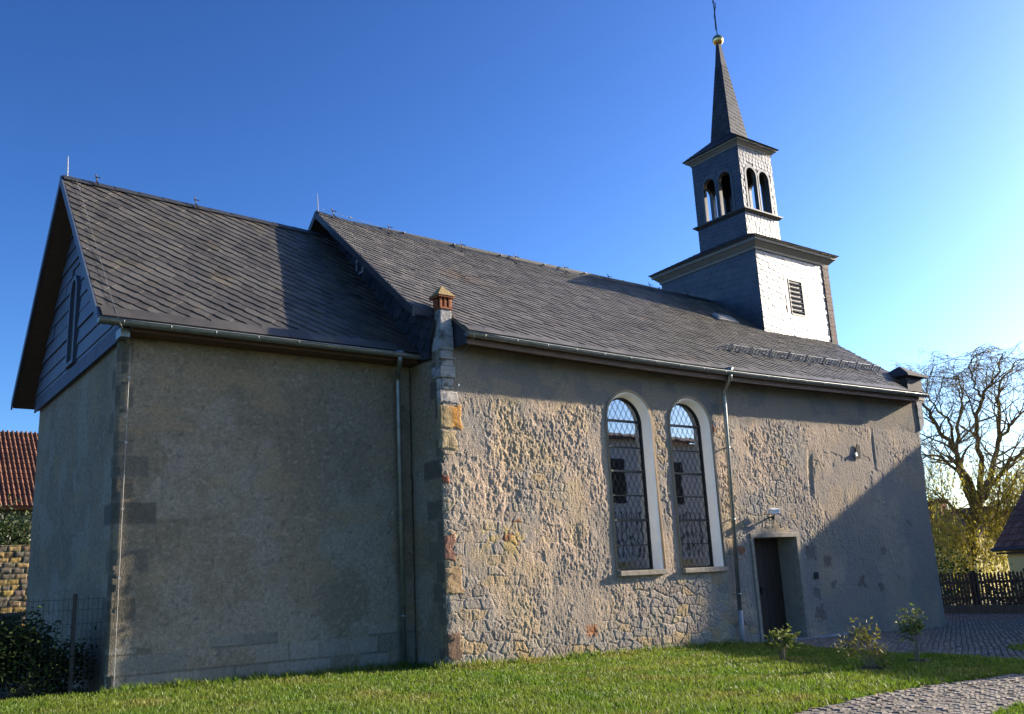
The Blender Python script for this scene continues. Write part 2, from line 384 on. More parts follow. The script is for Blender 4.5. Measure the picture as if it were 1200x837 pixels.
# grass blades
def grass(name, poly, n, box, hmin, hmax, mtl):
    x = RNG.uniform(box[0], box[1], n); y = RNG.uniform(box[2], box[3], n)
    d = np.hypot(x+8.92, y+13.98)
    # only what the lens could see, thinner with distance
    fx = (x+8.92)*.797-(y+13.98)*.604; fz = (x+8.92)*.604+(y+13.98)*.797
    k = inside(x, y, poly) & (fz > 3) & (np.abs(fx) < fz*.72) & (RNG.random(n) < np.clip(9.5/d, .3, 1)**1.2)
    for (sx_, sy_, sr_) in ((3.79, -3.96, .27), (3.26, -5.92, .25), (4.62, -5.78, .16)): k &= np.hypot((x-sx_)/1.2, y-sy_) > sr_*(.7+.5*RNG.random(n))
    x = x[k]; y = y[k]; d = d[k]; n = len(x)
    cl = fbm(x*1.6, y*1.6, 3, 3); cl2 = fbm(x*7, y*7, 11, 2)
    h = (hmin+(hmax-hmin)*RNG.random(n)**1.6)*(.55+.9*cl2)*(.7+.6*cl)
    a = RNG.uniform(0, 2*np.pi, n); wd = RNG.uniform(.0035, .0065, n)*np.clip(d/9, 1, 2)
    lean = RNG.uniform(.1, .75, n)*h; la = RNG.uniform(0, 2*np.pi, n)
    z0 = -.02*np.clip(x, -10, 30)-.004
    lx, ly = np.cos(la)*lean, np.sin(la)*lean; wx, wy = np.cos(a)*wd, np.sin(a)*wd
    V = np.empty((n, 5, 3))
    V[:, 0] = np.stack([x-wx, y-wy, z0], 1); V[:, 1] = np.stack([x+wx, y+wy, z0], 1)
    V[:, 2] = np.stack([x+wx*.8+lx*.35, y+wy*.8+ly*.35, z0+h*.6], 1); V[:, 3] = np.stack([x-wx*.8+lx*.35, y-wy*.8+ly*.35, z0+h*.6], 1)
    V[:, 4] = np.stack([x+lx, y+ly, z0+h], 1)
    base = np.arange(n)[:, None]*5
    li = np.concatenate([base+np.array([[0,1,2,3]]), base+np.array([[3,2,4]])], 1).reshape(-1)
    me = bpy.data.meshes.new(name); me.vertices.add(n*5); me.vertices.foreach_set('co', V.reshape(-1))
    me.loops.add(n*7); me.loops.foreach_set('vertex_index', li.astype(np.int32))
    me.polygons.add(n*2); ls = (np.arange(n)[:, None]*7+np.array([[0, 4]])).reshape(-1)
    me.polygons.foreach_set('loop_start', ls.astype(np.int32))
    at = me.attributes.new('rnd', 'FLOAT', 'FACE'); at.data.foreach_set('value', np.repeat(RNG.random(n), 2).astype(np.float32))
    me.materials.append(mtl); me.update(calc_edges=True)
    o = bpy.data.objects.new(name, me); col.objects.link(o); o['kind'] = 'stuff'; return o
tag(grass('lawn_grass', LAWN, 620000, (-9, 7.6, -9.2, 1.0), .022, .085, M['blade']), 'short green mown grass of the church lawn', 'grass')
tag(grass('edge_grass', [(-6, -10.9), (-.07, -9.33), (.53, -9.27), (2.0, -9.22), (3, -9.8), (0, -12), (-6, -12)], 60000, (-2, 3, -11, -9.2), .03, .08, M['blade']), 'strip of grass beyond the cobbled path', 'grass')
tag(grass('patch_grass', [(7.4, -6.1), (7.9, -5.45), (8.6, -5.2), (9.4, -5.35), (9.6, -6.6), (8.3, -7.0)], 9000, (7, 10, -7.2, -5), .03, .08, M['blade']), 'small patch of grass in the cobbled yard', 'grass')
# taller tufts along the wall foot
WF = [(-5.3, .55), (-5.3, .98), (.0, .98), (.02, -.05), (7.2, -.05), (7.2, -.35), (-.3, -.35), (-.3, .55)]
tag(grass('wall_foot_grass', WF, 42000, (-5.3, 7.2, -.4, 1.0), .05, .16, M['blade']), 'longer grass growing along the foot of the church wall', 'grass')
b = MB()
for _ in range(420):  # tiny white discs strewn over the lawn
    x = random.uniform(-8, 6); y = random.uniform(-8.5, .5)
    if not inside(np.array([x]), np.array([y]), LAWN)[0]: continue
    z = gz(x)+random.uniform(.035, .06); r = random.uniform(.006, .011)
    b.add([(x+r*math.cos(k*1.047), y+r*math.sin(k*1.047), z+random.uniform(0, .004)) for k in range(6)], [tuple(range(6))])
tag(b.build('white_flecks', M['white_fleck']), 'tiny white flecks dotted over the lawn', 'flowers', kind='stuff')

b = MB()
for _ in range(150):
    x = random.uniform(-6, 6.2); y = random.uniform(-8.4, 0) if random.random() < .4 else -7.75+random.gauss(0, .25)
    r = random.uniform(.02, .038); a = random.uniform(0, 6.28); z = gz(x)+random.uniform(.02, .05); t = random.uniform(-.015, .015)
    b.add([(x+r*math.cos(a), y+r*math.sin(a), z), (x+r*.6*math.cos(a+1.6), y+r*.6*math.sin(a+1.6), z+t), (x-r*math.cos(a), y-r*math.sin(a), z+.01), (x+r*.6*math.cos(a-1.6), y+r*.6*math.sin(a-1.6), z-t)], [(0,1,2,3)])
tag(b.build('fallen_leaves', mat('dry_leaf', (.16,.08,.03), (.26,.15,.05), scale=9, rough=.8, rnd=.4)), 'dry brown leaves scattered on the lawn and along the path edge', 'leaves', kind='stuff')
# ------------------------------------------------------------------ the church
church = empty('church', (0, 0, 0), 'old rendered stone village church with slate roofs and a slate clad bell tower', 'church')
W1, W2 = (4.05, 5.25), (5.88, 7.10); WZ0, WSP = 1.50, 4.53
DOOR = (8.12, 9.86, 2.20)
def arch_in(x, z, a, bb, z0, zs, grow=0.):
    c = (a+bb)/2; r = (bb-a)/2+grow
    return ((np.abs(x-c) < r) & (z > z0) & (z <= zs)) | ((z > zs) & (np.hypot(x-c, z-zs) < r))
def nave_hole(x, z):
    return arch_in(x, z, *W1, WZ0-.05, WSP, .05) | arch_in(x, z, *W2, WZ0-.05, WSP, .05) | ((x > DOOR[0]+.06) & (x < DOOR[1]-.06) & (z < DOOR[2]-.06))
QB = [(-.4, .12, .34, (.26,.23,.19)), (.16, .62, .30, (.19,.125,.085)), (1.22, 1.72, .36, (.36,.25,.14)), (1.78, 2.26, .22, (.27,.14,.10)), (3.14, 3.30, .16, (.30,.11,.06)), (3.74, 4.12, .34, (.40,.31,.18)),
      (4.14, 4.58, .46, (.40,.29,.15)), (4.60, 4.82, .38, (.42,.39,.35)), (4.84, 5.04, .30, (.40,.38,.35))]
def quoin(x, z):
    q = np.zeros(x.shape); c = np.zeros(x.shape+(3,))
    for k, (z0, z1, wd, cc) in enumerate(QB):
        e = np.minimum(np.minimum(z-z0, z1-z), wd-x)+.13*(fbm(x*7, z*7, 77+k, 5, .6)-.5)
        m_ = sst(.0, .03, e); cv = np.array(cc)*(.65+.7*fbm(x*11, z*11, 7+k, 4))[..., None]
        if k == 6: cv = mixc(cv, (.48, .235, .06), sst(.14, .26, x+.2*(fbm(x*5, z*5, 9, 3)-.5)))
        c = np.where((m_ > q)[..., None], cv, c); q = np.maximum(q, m_)
    return c, q
def nave_masks(x, z):
    nz = fbm(x*.9, z*.9, 21, 4)
    smooth = sst(4.72, 4.98, z+.25*(fbm(x*2.2, z*.5, 5, 3)-.5)-.1*sst(9, 12, x))           # upper band of plain render
    low = 1-sst(.28, .62, z+.6*(fbm(x*1.3, z*2, 31, 3)-.5)-.006*x)                            # bare masonry at the foot
    under = sst(3.8, 4.1, x)*(1-sst(7.1, 7.4, x))*(1-sst(1.25, 1.5, z))*sst(.3, .6, fbm(x*1.2, z*1.2, 41, 3)+.15)
    patch = sst(.60, .70, nz)*(1-smooth)*.55
    bare = np.clip(np.maximum(np.maximum(low*.8, under*.8), patch), 0, 1)*(1-sst(9.6, 10.4, x)*.7)
    return smooth, bare, nz
def nave_disp(x, z):
    smooth, bare, nz = nave_masks(x, z)
    wx = x+.05*(fbm(x*4, z*4, 1, 3)-.5); wz = z+.05*(fbm(x*4, z*4, 2, 3)-.5)
    row = np.floor(wz/.19); f1, f2, cid = worley(wx/.30+row*.37, wz/.19, 8)
    lump = fbm(x/.40, z/.55, 60, 3)-.5
    p1 = sst(.47, .535, fbm(x/.20, z/.30, 50, 5, .6))             # coats broken away in flat-topped flakes
    p2 = sst(.46, .54, fbm(x/.075, z/.105, 52, 3, .6))
    p3 = sst(.44, .56, fbm(x/.032, z/.055, 54, 2))
    rib = fbm(x/.032, z/.45, 66, 3)-.5
    pits = -sst(.66, .74, fbm(x/.06, z/.10, 64, 3))
    act = .45+.9*sst(.35, .65, fbm(x/.8, z/1.0, 62, 3))
    roughr = .013*lump+(.0046*p1+.0046*p2+.0052*p3+.006*rib+.010*pits)*act-.008
    masonry = .020*sst(.04, .13, f2-f1)+.014*(cid-.5)+.006*p3+.008*(fbm(x/.09, z/.07, 57, 3)-.5)-.012
    d = roughr*(1-bare)+masonry*bare
    flake = sst(.66, .68, fbm(x/.5+7, z/.45, 68, 4)); d = d-.012*flake*(1-bare)
    d = d-.05*np.exp(-((x-10.62-.12*(z-3.6))/.09)**4-((z-3.62)/.5)**4)-.035*np.exp(-((x-13.35)/.05)**4-((z-4.3)/.5)**4)
    sm = .010*(fbm(x/.5, z/.7, 70, 4)-.5)+.005*(fbm(x/.06, z/.06, 71, 3)-.5)
    d = d*(1-smooth)+(sm+.008)*smooth
    west = sst(9.7, 11, x)*.2; d = d*(1-west)
    qc_, q = quoin(x, z)
    qd = .016+.025*(fbm(x*7, z*7, 80, 4)-.5)
    d = d*(1-q)+qd*q-.012*sst(.02, .3, q)*(1-sst(.3, .8, q))
    d = d-.03*(1-sst(0, .10, x))*fbm(z*5, z*0, 83, 3)*(1-q*.5)
    # keep close to the plane round the openings
    for (a, bb) in (W1, W2):
        c = (a+bb)/2; r = (bb-a)/2
        dist = np.where(z > WSP, np.hypot(x-c, z-WSP), np.abs(x-c))-r
        k = (1-sst(.08, .22, dist))*(z > WZ0-.15); d = d*(1-k*.8)
    k = (1-sst(.02, .15, np.maximum(DOOR[0]-x, x-DOOR[1])))*(1-sst(.02, .15, z-DOOR[2])); d = d*(1-k*.8)
    return np.clip(d, -.06, .05)
def nave_col(x, z):
    smooth, bare, nz = nave_masks(x, z)
    c = np.ones(x.shape+(3,))*np.array((.47, .355, .255))*(.80+.40*fbm(x/.05, z/.07, 301, 3))[..., None]
    c = mixc(c, (.34, .28, .22), sst(.40, .62, fbm(x*.8, z*.8, 91, 4)))
    c = mixc(c, (.44, .33, .20), sst(.55, .70, fbm(x*1.3, z*1.3, 95, 3))*.7)
    c = mixc(c, (.29, .26, .225), sst(.52, .66, fbm(x*1.1+9, z*.7, 97, 4))*.75)
    c = mixc(c, (.28, .24, .20), sst(9.5, 11, x)*.35)
    wx = x+.05*(fbm(x*4, z*4, 1, 3)-.5); wz = z+.05*(fbm(x*4, z*4, 2, 3)-.5)
    row = np.floor(wz/.19); f1, f2, cid = worley(wx/.30+row*.37, wz/.19, 8)
    stc = np.array([(.33,.29,.23), (.26,.24,.21), (.42,.30,.15), (.36,.32,.26), (.24,.20,.17), (.45,.36,.22), (.30,.27,.24), (.34,.30,.25)])[(cid*7.99).astype(int)]
    c = c*(1-.85*bare[..., None])+stc*.85*bare[..., None]
    red = ((cid > .985) & (bare > .5)) ; c = np.where(red[..., None], np.array((.29,.135,.07)), c)
    yl = np.exp(-((x-1.35)/.6)**2-((z-2.15)/.22)**2)*sst(.4, .6, fbm(x*6, z*6, 33, 3)); c = mixc(c, (.50, .36, .14), np.clip(yl*1.4, 0, .8))
    rs = np.exp(-((x-3.25)/.15)**8-((z-.42)/.11)**8); c = mixc(c, (.38, .14, .045), np.clip(rs, 0, 1)*(.45+.55*fbm(x*12, z*12, 61, 3)))
    sc = np.array((.25, .215, .165)); c = c*(1-smooth[..., None])+sc*smooth[..., None]
    c = mixc(c, (.17, .165, .15), smooth*sst(.5, .66, fbm(x*2, z*3, 101, 4))*.7)
    # brownish bare spots low on the west end
    for (px, pz, r) in ((10.9, 1.55, .16), (11.0, .95, .10), (10.25, 1.75, .2), (12.2, 1.0, .13), (13.3, 1.7, .12), (10.3, .8, .16), (10.4, .35, .2), (14.6, 2.4, .14), (13.0, .8, .12)):
        k = 1-sst(.75, 1.0, np.maximum(np.abs(x-px)/r, np.abs(z-pz)/(r*.8))+2.2*(fbm(x*7, z*7, 111+int(px*10), 4)-.5)); c = mixc(c, (.15, .105, .085), k*(.35+.5*fbm(x*9, z*9, 113, 3)))
    qc_, q = quoin(x, z); c = c*(1-q[..., None])+qc_*q[..., None]
    return np.clip(c, .02, .8)
def nave_pos(x, z):
    end = 15.56+(z+.3)/6.2*.42
    X = x/15.6*end; X = np.where(x < 8, x, x+(X-x)*(x-8)/7.6)
    return np.stack([X, 0*x, z], -1)
nave = wall_mesh('nave_wall', M['rubble'], church, np.arange(0, 15.601, .0135), np.arange(-.45, 5.86, .0135), nave_pos, (0, -1, 0), nave_disp, nave_col, nave_hole)

# plain rendered walls
def rc_disp(seed, amp):
    def f(u, v): return amp*(fbm(u/.6, v/.8, seed, 4)-.5)*2+amp*.55*(fbm(u/.07, v/.07, seed+3, 3)-.5)-amp*1.2*sst(.70, .80, fbm(u/.12, v/.14, seed+7, 3))
    return f
def rc_col(seed, quo=None, ash=False):
    def f(u, v):
        c = np.ones(u.shape+(3,))*np.array((.245, .200, .138))
        c = mixc(c, (.19, .158, .11), sst(.42, .64, fbm(u*.9, v*.9, seed, 4))*.7)
        c = mixc(c, (.27, .24, .185), sst(.52, .66, fbm(u*1.4, v*1.4, seed+3, 4))*.8)
        c = mixc(c, (.12, .11, .09), sst(.70, .80, fbm(u*13, v*13, seed+5, 3))*.6)
        c = c*(.74+.52*fbm(u*20, v*26, seed+17, 4, .7))[..., None]
        c = mixc(c, (.34, .30, .23), sst(.66, .74, fbm(u*16, v*22, seed+23, 3))*.5)
        c = mixc(c, (.29, .22, .13), sst(.64, .74, fbm(u*1.1+4, v*2.2, seed+11, 4))*.6)
        if quo is not None:                     # smooth dark corner blocks
            h = .36; i = np.floor(v/h); wd = np.where(i % 2 == 0, .24, .5)*(.7+.6*h2(i, i*0, seed)); fr = v/h-i
            e = np.minimum(np.minimum(fr, 1-fr)*h, wd-(u-quo)); k = sst(0, .03, e+.02*(fbm(u*8, v*8, 3, 3)-.5))*(h2(i, i*0+3, seed) > .22)
            qc = np.stack([.085+.07*h2(i, i*0+9, seed), .078+.06*h2(i, i*0+9, seed), .062+.045*h2(i, i*0+9, seed)], -1)
            c = c*(1-.8*k[..., None])+qc*.8*k[..., None]
        if ash:                                 # squared blocks showing at the foot
            h = .30; i = np.floor((v-.02)/h); bw = .55; j = np.floor(u/bw+i*.37); fr = (v-.02)/h-i; fu = u/bw+i*.37-j
            e = np.minimum(np.minimum(fr, 1-fr)*h, np.minimum(fu, 1-fu)*bw); on = (v < .34+.5*h2(j, j*0, 73))*(h2(i, j, 71) > .3)
            t = h2(i, j, 72); bc = np.stack([.17+.12*t, .165+.11*t, .14+.09*t], -1)
            k = on*sst(.0, .012, e); c = c*(1-.7*k[..., None])+bc*.7*k[..., None]
            c = mixc(c, (.09, .08, .065), on*(1-sst(.0, .012, e))*.6)
        return np.clip(c, .02, .8)
    return f
YC = 1.05; YB = 7.60; XC = -5.22
wall_mesh('chancel_wall', M['render'], church, np.arange(XC, .001, .03), np.arange(-.1, 5.62, .03), lambda u, v: np.stack([u-.012*v*(u < XC+.001), 0*u+YC, v], -1), (0, -1, 0), rc_disp(201, .011), rc_col(210, XC, True))
wall_mesh('chancel_end_wall', M['render'], church, np.arange(YC, YB, .03), np.arange(-.1, 5.62, .03), lambda u, v: np.stack([0*u+XC, u, v], -1), (-1, 0, 0), rc_disp(231, .010), rc_col(240, YC))
wall_mesh('nave_return_wall', M['render'], church, np.arange(.02, 1.06, .03), np.arange(-.1, 5.80, .03), lambda u, v: np.stack([0*u+.0, u, v], -1), (-1, 0, 0), rc_disp(251, .008), rc_col(260, .0))
# hidden sides so that the body is closed
def back_walls(b):
    b.box((XC+.1, YB-.3, -.2), (0, YB, 5.6)); b.box((0, 8.25, -.4), (15.95, 8.55, 5.9)); b.box((15.6, .11, -.5), (15.96, 8.25, 5.9))
    b.box((.05, .12, -.3), (.3, 8.24, 5.9))
quick('rear_wall', M['render'] if False else mat('plain_render', (.24,.22,.18), (.30,.27,.22), rough=.95), church, back_walls)
quick('nave_interior', M['dark'], church, lambda b: (b.box((.35, .9, -.5), (15.5, 8.2, .0)), b.box((.35, 3.2, .01), (15.5, 3.3, 5.6)), b.box((.35, .12, 5.6), (15.5, 8.2, 5.65))))

# --- roofs
NE, NR, NY = 5.90, 9.55, 4.27              # nave eave z, ridge z, ridge y
EY = -.45
def nz_(x, y):                              # old roof: the ridge sags a little
    rz = 9.52+.25*max(0, (1.5-x)/2)**2*.8 if x < 1.5 else 9.52-.04*math.sin((x-1.5)/14.5*math.pi)
    rz = 9.52+.20*math.exp(-(x+.4)/1.8)-.05*math.sin(max(0, x)/16*math.pi)
    ez = 5.88-.07*math.sin(min(1, max(0, x/12))*math.pi)+.06*max(0, x-12)/4
    return ez+(rz-ez)*(y-EY)/(NY-EY)
SL = (9.52-5.88)/(NY-EY); CS = 1/math.hypot(1, SL); SN = SL*CS
def nto3(u, v):
    y = EY+v*CS; return Vector((u, y, nz_(u, y)))
VR = (NY-EY)/CS
nn = (0, -SN, CS)
X0, X1 = -.42, 16.02
def roofslab(b, to3, regs, N, t=.07):
    N = Vector(N)
    for r in regs:
        # split along u so that it follows the sag
        u0 = min(p[0] for p in r); u1 = max(p[0] for p in r); k = max(1, int((u1-u0)/.8))
        for i in range(k):
            a = u0+(u1-u0)*i/k; c = u0+(u1-u0)*(i+1)/k
            p = clip_poly(r, [(a, -99), (c, -99), (c, 99), (a, 99)])
            if len(p) >= 3: b.prism([to3(*q)-N*.006 for q in p], -N*t, .5)
NREG = [[(X0, .80), (X1, .80), (X1, VR), (X0, VR)], [(.34, 0), (15.05, 0), (15.05, .80), (.34, .80)]]
b = MB(); roofslab(b, nto3, NREG, nn); slates(b, nto3, nn, NREG, .23, .18, math.radians(32), t=.022)
# wide starter slates along the eaves
for i in range(34):
    u0 = .36+i*.435; e = .15+random.uniform(0, .06)
    if u0+.43 > 15.05: break
    p = [(u0, -.02), (u0+.44, -.02), (u0+.44, e*.8), (u0+.40, e), (u0+.1, e+.02), (u0, e)]
    P = [nto3(*q)+Vector(nn)*.030 for q in p]; b.prism(P, Vector(nn)*.008)
nave_roof = b.build('nave_roof', M['slate_nave'], church)
b = MB()
b.prism([(X0, NY, nz_(X0, NY)-.02), (X1, NY, nz_(X1, NY)-.02), (X1, 9.0, 5.85), (X0, 9.0, 5.85)], (0, 0, -.09))
b.build('nave_roof_rear', M['slate'], church)
# ridge strip
def ridge(b, x0, x1, y, zf, wd=.16):
    n = max(2, int((x1-x0)/.45))
    for i in range(n):
        a = x0+(x1-x0)*i/n; c = x0+(x1-x0)*(i+1)/n+.03
        for s, lift in ((-1, .028), (1, .020)):
            b.prism([(a, y-.004*s, zf(a)+lift+.012), (c, y-.004*s, zf(c)+lift+.004), (c, y+s*wd, zf(c)+lift-wd*.8), (a, y+s*wd, zf(a)+lift+.008-wd*.8)], (0, 0, .012))
quick('ridge_capping', M['lead'], church, lambda b: ridge(b, X0, X1, NY, lambda x: nz_(x, NY)))
# chancel roof
CE, CEY = 5.62, .60
def cz_(x, y):
    rz = 9.36-.03*(x+5.7)
    return CE+(rz-CE)*(y-CEY)/(NY-CEY)
CSL = (9.3-CE)/(NY-CEY); CC = 1/math.hypot(1, CSL); CN = (0, -CSL*CC, CC)
def cto3(u, v):
    y = CEY+v*CC; return Vector((u, y, cz_(u, y)))
CVR = (NY-CEY)/CC
CREG = [[(-5.68, 0), (-.02, 0), (-.02, CVR), (-5.68, CVR)]]
b = MB(); roofslab(b, cto3, CREG, CN); slates(b, cto3, CN, CREG, .27, .205, math.radians(39), t=.024)
for i in range(13):
    u0 = -5.66+i*.43; e = .20+random.uniform(0, .08)
    p = [(u0, -.02), (u0+.44, -.02), (u0+.44, e*.8), (u0+.38, e), (u0+.1, e+.02), (u0, e)]
    b.prism([cto3(*q)+Vector(CN)*.035 for q in p], Vector(CN)*.010)
b.build('chancel_roof', M['slate'], church)
b = MB(); b.prism([(-5.68, NY, 9.34), (-.02, NY, 9.17), (-.02, 7.95, CE), (-5.68, 7.95, CE)], (0, 0, -.09)); b.build('chancel_roof_rear', M['slate'], church)
quick('ridge_capping', M['lead'], church, lambda b: ridge(b, -5.68, -.05, NY, lambda x: cz_(x, NY)))
# verge boards and soffit of the chancel gable
def verges(b):
    for (y0, z0, s) in ((CEY, CE, 1), (7.95, CE, -1)):
        p, q = Vector((-5.69, y0, z0)), Vector((-5.69, NY, 9.36))
        b.prism([p+Vector((0, 0, -.16)), p+Vector((0, 0, .03)), q+Vector((0, 0, .03)), q+Vector((0, 0, -.16))], (-.03, 0, 0))
quick('verge_board', M['slate_blue'], church, verges)
def soff(b):
    for (y0, s) in ((CEY, 1), (7.95, -1)):
        b.prism([(-5.68, y0, CE-.10), (-5.20, y0, CE-.10), (-5.20, NY, 9.24), (-5.68, NY, 9.24)], (0, 0, -.02))
quick('gable_soffit', M['wood'], church, soff)
# chancel gable with slate hanging
GY0, GY1, GZ0, GA = YC-.08, YB+.08, 5.42, 9.22
gx = XC-.07
def gto3(u, v): return Vector((gx, u, v))       # u = y, v = z  (normal -x)
def glim(y): return (GZ0+.28)+(GA-GZ0-.28)*(1-abs(y-NY)/(NY-.72))
b = MB()
b.prism([(gx+.005, GY0, GZ0), (gx+.005, GY1, GZ0), (gx+.005, GY1, 5.72), (gx+.005, NY, GA), (gx+.005, GY0, 5.72)], (.07, 0, 0), .5)
# normal is -x: mirror u so that the polygon keeps its winding
def gto3m(u, v): return Vector((gx, -u, v))
NW, NH = .30, 7.35
def rk(y): return 5.68+(GA-5.68)*(1-abs(y-NY)/(NY-GY0))
yl, yr_ = NY-NW-.10, NY+NW+.10
REG = [[(-yl, GZ0+.22), (-GY0, GZ0+.22), (-GY0, 5.68), (-yl, rk(yl))], [(-GY1, GZ0+.22), (-yr_, GZ0+.22), (-yr_, rk(yr_)), (-GY1, 5.68)], [(-yr_, NH+.30), (-yl, NH+.30), (-yl, rk(yl)), (-NY, GA), (-yr_, rk(yr_))]]
slates(b, gto3m, (-1, 0, 0), REG, 12., .30, 0, t=.035, jit=.0, scale_shape=False)
u = GY0
while u < GY1-.05:                                # flared bottom row of upright slats
    wv = .085; b.prism([(gx-.03, u, GZ0-.05), (gx-.03, u+wv-.03, GZ0-.05), (gx-.012, u+wv-.03, GZ0+.24), (gx-.012, u, GZ0+.24)], (.03, 0, 0)); u += wv
gable = b.build('chancel_gable_cladding', M['slate_blue'], church)
def niche(b):
    n = 12
    A = [(-NW, GZ0+.26), (NW, GZ0+.26)]+[(NW*math.cos(math.pi*k/n), NH-.35+NW*1.4*math.sin(math.pi*k/n)) for k in range(n+1)]
    I = [(x*.72, GZ0+.32 if i < 2 else (z-(NH-.35))*.8+NH-.35) for i, (x, z) in enumerate(A)]
    b.plate(A, [I], lambda x, z, t: Vector((gx-.075+t, NY-x, z)), .09)
quick('blind_window', M['slate_blue'], church, niche)
quick('blind_window_panel', M['lead'], church, lambda b: b.prism([(gx-.02, NY-NW*.75, GZ0+.3), (gx-.02, NY+NW*.75, GZ0+.3), (gx-.02, NY+NW*.75, NH-.2), (gx-.02, NY, NH+.05), (gx-.02, NY-NW*.75, NH-.2)], (.02, 0, 0)))
quick('eave_bracket', M['zinc'], church, lambda b: b.box((XC-.12, YC-.32, GZ0-.04), (XC+.02, YC-.03, GZ0+.10)))
# nave east gable band above the chancel roof
b = MB()
b.prism([(-.03, .22, 5.45), (-.03, 8.3, 5.45), (-.03, NY, nz_(0, NY)-.13)], (.08, 0, 0), .5)
def ngm(u, v): return Vector((-.035, -u, v))
ng_a = (-.1, nz_(0, .1)-.12)
REG = [[(-NY, 8.9), (-1.05, 5.55), (-.25, 5.45), (-.05, nz_(0, .05)-.12), (-NY, nz_(0, NY)-.12)]]
slates(b, ngm, (-1, 0, 0), REG, .30, .20, math.radians(24), t=.05)
b.build('nave_gable_cladding', M['slate_dark'], church)
def nverge(b):
    pts = [(X0-.005, .12, nz_(X0, .12)+.02), (X0-.005, NY, nz_(X0, NY)+.02)]
    p, q = Vector(pts[0]), Vector(pts[1])
    b.prism([p-Vector((0,0,.17)), p, q, q-Vector((0,0,.17))], (-.03, 0, 0))
    p2 = Vector((X0-.005, 8.9, 5.9)); b.prism([p2-Vector((0,0,.17)), q-Vector((0,0,.17)), q, p2], (-.03, 0, 0))
quick('verge_board', M['lead'], church, nverge)
quick('slab_edge_cover', M['slate_dark'], church, lambda b: b.prism([(X0-.02, .165, nz_(0, .17)-.12), (.02, .165, nz_(0, .17)-.12), (.02, .165, nz_(0, .17)+.025), (X0-.02, .165, nz_(0, .17)+.025)], (0, -.025, 0)))  # dark strip added to cover the sunlit edge of the roof slab
quick('verge_soffit', M['lead'], church, lambda b: b.prism([(X0, .15, nz_(X0, .15)-.11), (-.0, .15, nz_(0, .15)-.11), (0, NY, nz_(0, NY)-.11), (X0, NY, nz_(X0, NY)-.11)], (0, 0, -.015)))
def vent(b):
    y0, z0 = 2.72, 7.88; 
    for (ya, za, yb2, zb) in ((y0, z0, y0+.05, z0+.36), (y0+.27, z0, y0+.32, z0+.36), (y0+.05, z0, y0+.27, z0+.05), (y0+.05, z0+.31, y0+.27, z0+.36)): b.box((-.085, ya, za), (-.05, yb2, zb))
quick('gable_vent', M['hatch'], church, vent)
# eaves: soffit, gutters, downpipes
quick('eaves_soffit', M['wood'], church, lambda b: [b.prism([(x, -.40, nz_(x, EY)-.13), (x+1.54, -.40, nz_(x+1.54, EY)-.13), (x+1.54, .02, nz_(x+1.54, EY)-.10), (x, .02, nz_(x, EY)-.10)], (0, 0, -.06)) for x in np.arange(.36, 15.0, 1.54)])
quick('eaves_end_board', M['slate_dark'], church, lambda b: b.prism([(.325, -.43, 5.64), (.325, .80, 5.64), (.325, .80, nz_(.3, .80)-.05), (.325, -.43, nz_(.3, -.43)-.05)], (.03, 0, 0)))
quick('eaves_soffit', M['wood'], church, lambda b: b.box((-5.2, CEY+.06, CE-.16), (-.02, YC+.03, CE-.09)))
quick('fascia_board', M['wood'], church, lambda b: [b.prism([(x, -.43, nz_(x, EY)-.24), (x+.5, -.43, nz_(x+.5, EY)-.24), (x+.5, -.43, nz_(x+.5, EY)-.02), (x, -.43, nz_(x, EY)-.02)], (0, .028, 0), .5) for x in np.arange(.36, 15.0, .5)])
def gutter(b, pts, r=.075, lip=True):
    n = 9; vs = []; fs = []
    for P in pts:
        for k in range(n+1):
            a = math.pi+math.pi*k/n; vs.append((P[0], P[1]+r*math.cos(a), P[2]+r*math.sin(a)))
    for i in range(len(pts)-1):
        for k in range(n): fs.append((i*(n+1)+k, i*(n+1)+k+1, (i+1)*(n+1)+k+1, (i+1)*(n+1)+k))
    b.add(vs, fs)
    b.tube([(p[0], p[1]-r, p[2]) for p in pts], .012, 6)
    for e in (pts[0], pts[-1]): b.add([(e[0], e[1]+r*math.cos(math.pi+math.pi*k/n), e[2]+r*math.sin(math.pi+math.pi*k/n)) for k in range(n+1)], [tuple(range(n+1))])
    x = pts[0][0]+.3
    for i in range(len(pts)-1):
        p, q = pts[i], pts[i+1]; m_ = [(p[j]+q[j])/2 for j in range(3)]
        b.tube([(m_[0], m_[1]+r*1.06*math.cos(math.pi+math.pi*k/8), m_[2]+r*1.06*math.sin(math.pi+math.pi*k/8)) for k in range(9)], .007, 4)
quick('gutter', M['zinc'], church, lambda b: gutter(b, [(x, -.50, nz_(x, EY)-.055) for x in np.linspace(.3, 15.62, 22)]), smooth=True)
quick('gutter', M['zinc'], church, lambda b: gutter(b, [(x, CEY-.06, CE-.05) for x in np.linspace(-5.72, -.02, 9)]), smooth=True)
def bend(pts, n=6):                              # rounded polyline
    P = [Vector(p) for p in pts]; out = [P[0]]
    for i in range(1, len(P)-1):
        a = P[i]+(P[i-1]-P[i])*.35; c = P[i]+(P[i+1]-P[i])*.35
        for k in range(n+1):
            t = k/n; out.append(a*(1-t)**2+P[i]*2*t*(1-t)+c*t*t)
    return out+[P[-1]]
def pipe1(b):
    p = bend([(7.44, -.50, 5.78), (7.44, -.50, 5.62), (7.60, -.12, 5.38), (7.60, -.12, 5.1)])
    b.tube(p+[(7.40, -.12, .55)], .048, 10)
    for z in (.9, 2.5, 4.1):
        x = 7.40+.2*(z-.55)/4.55; b.tube([(x, -.12, z-.02), (x, -.12, z+.02)], .056, 10); b.bar((x, -.1, z), (x, .03, z), .02)
    b.tube([(7.44, -.50, 5.86), (7.44, -.50, 5.74)], [.085, .055], 10)
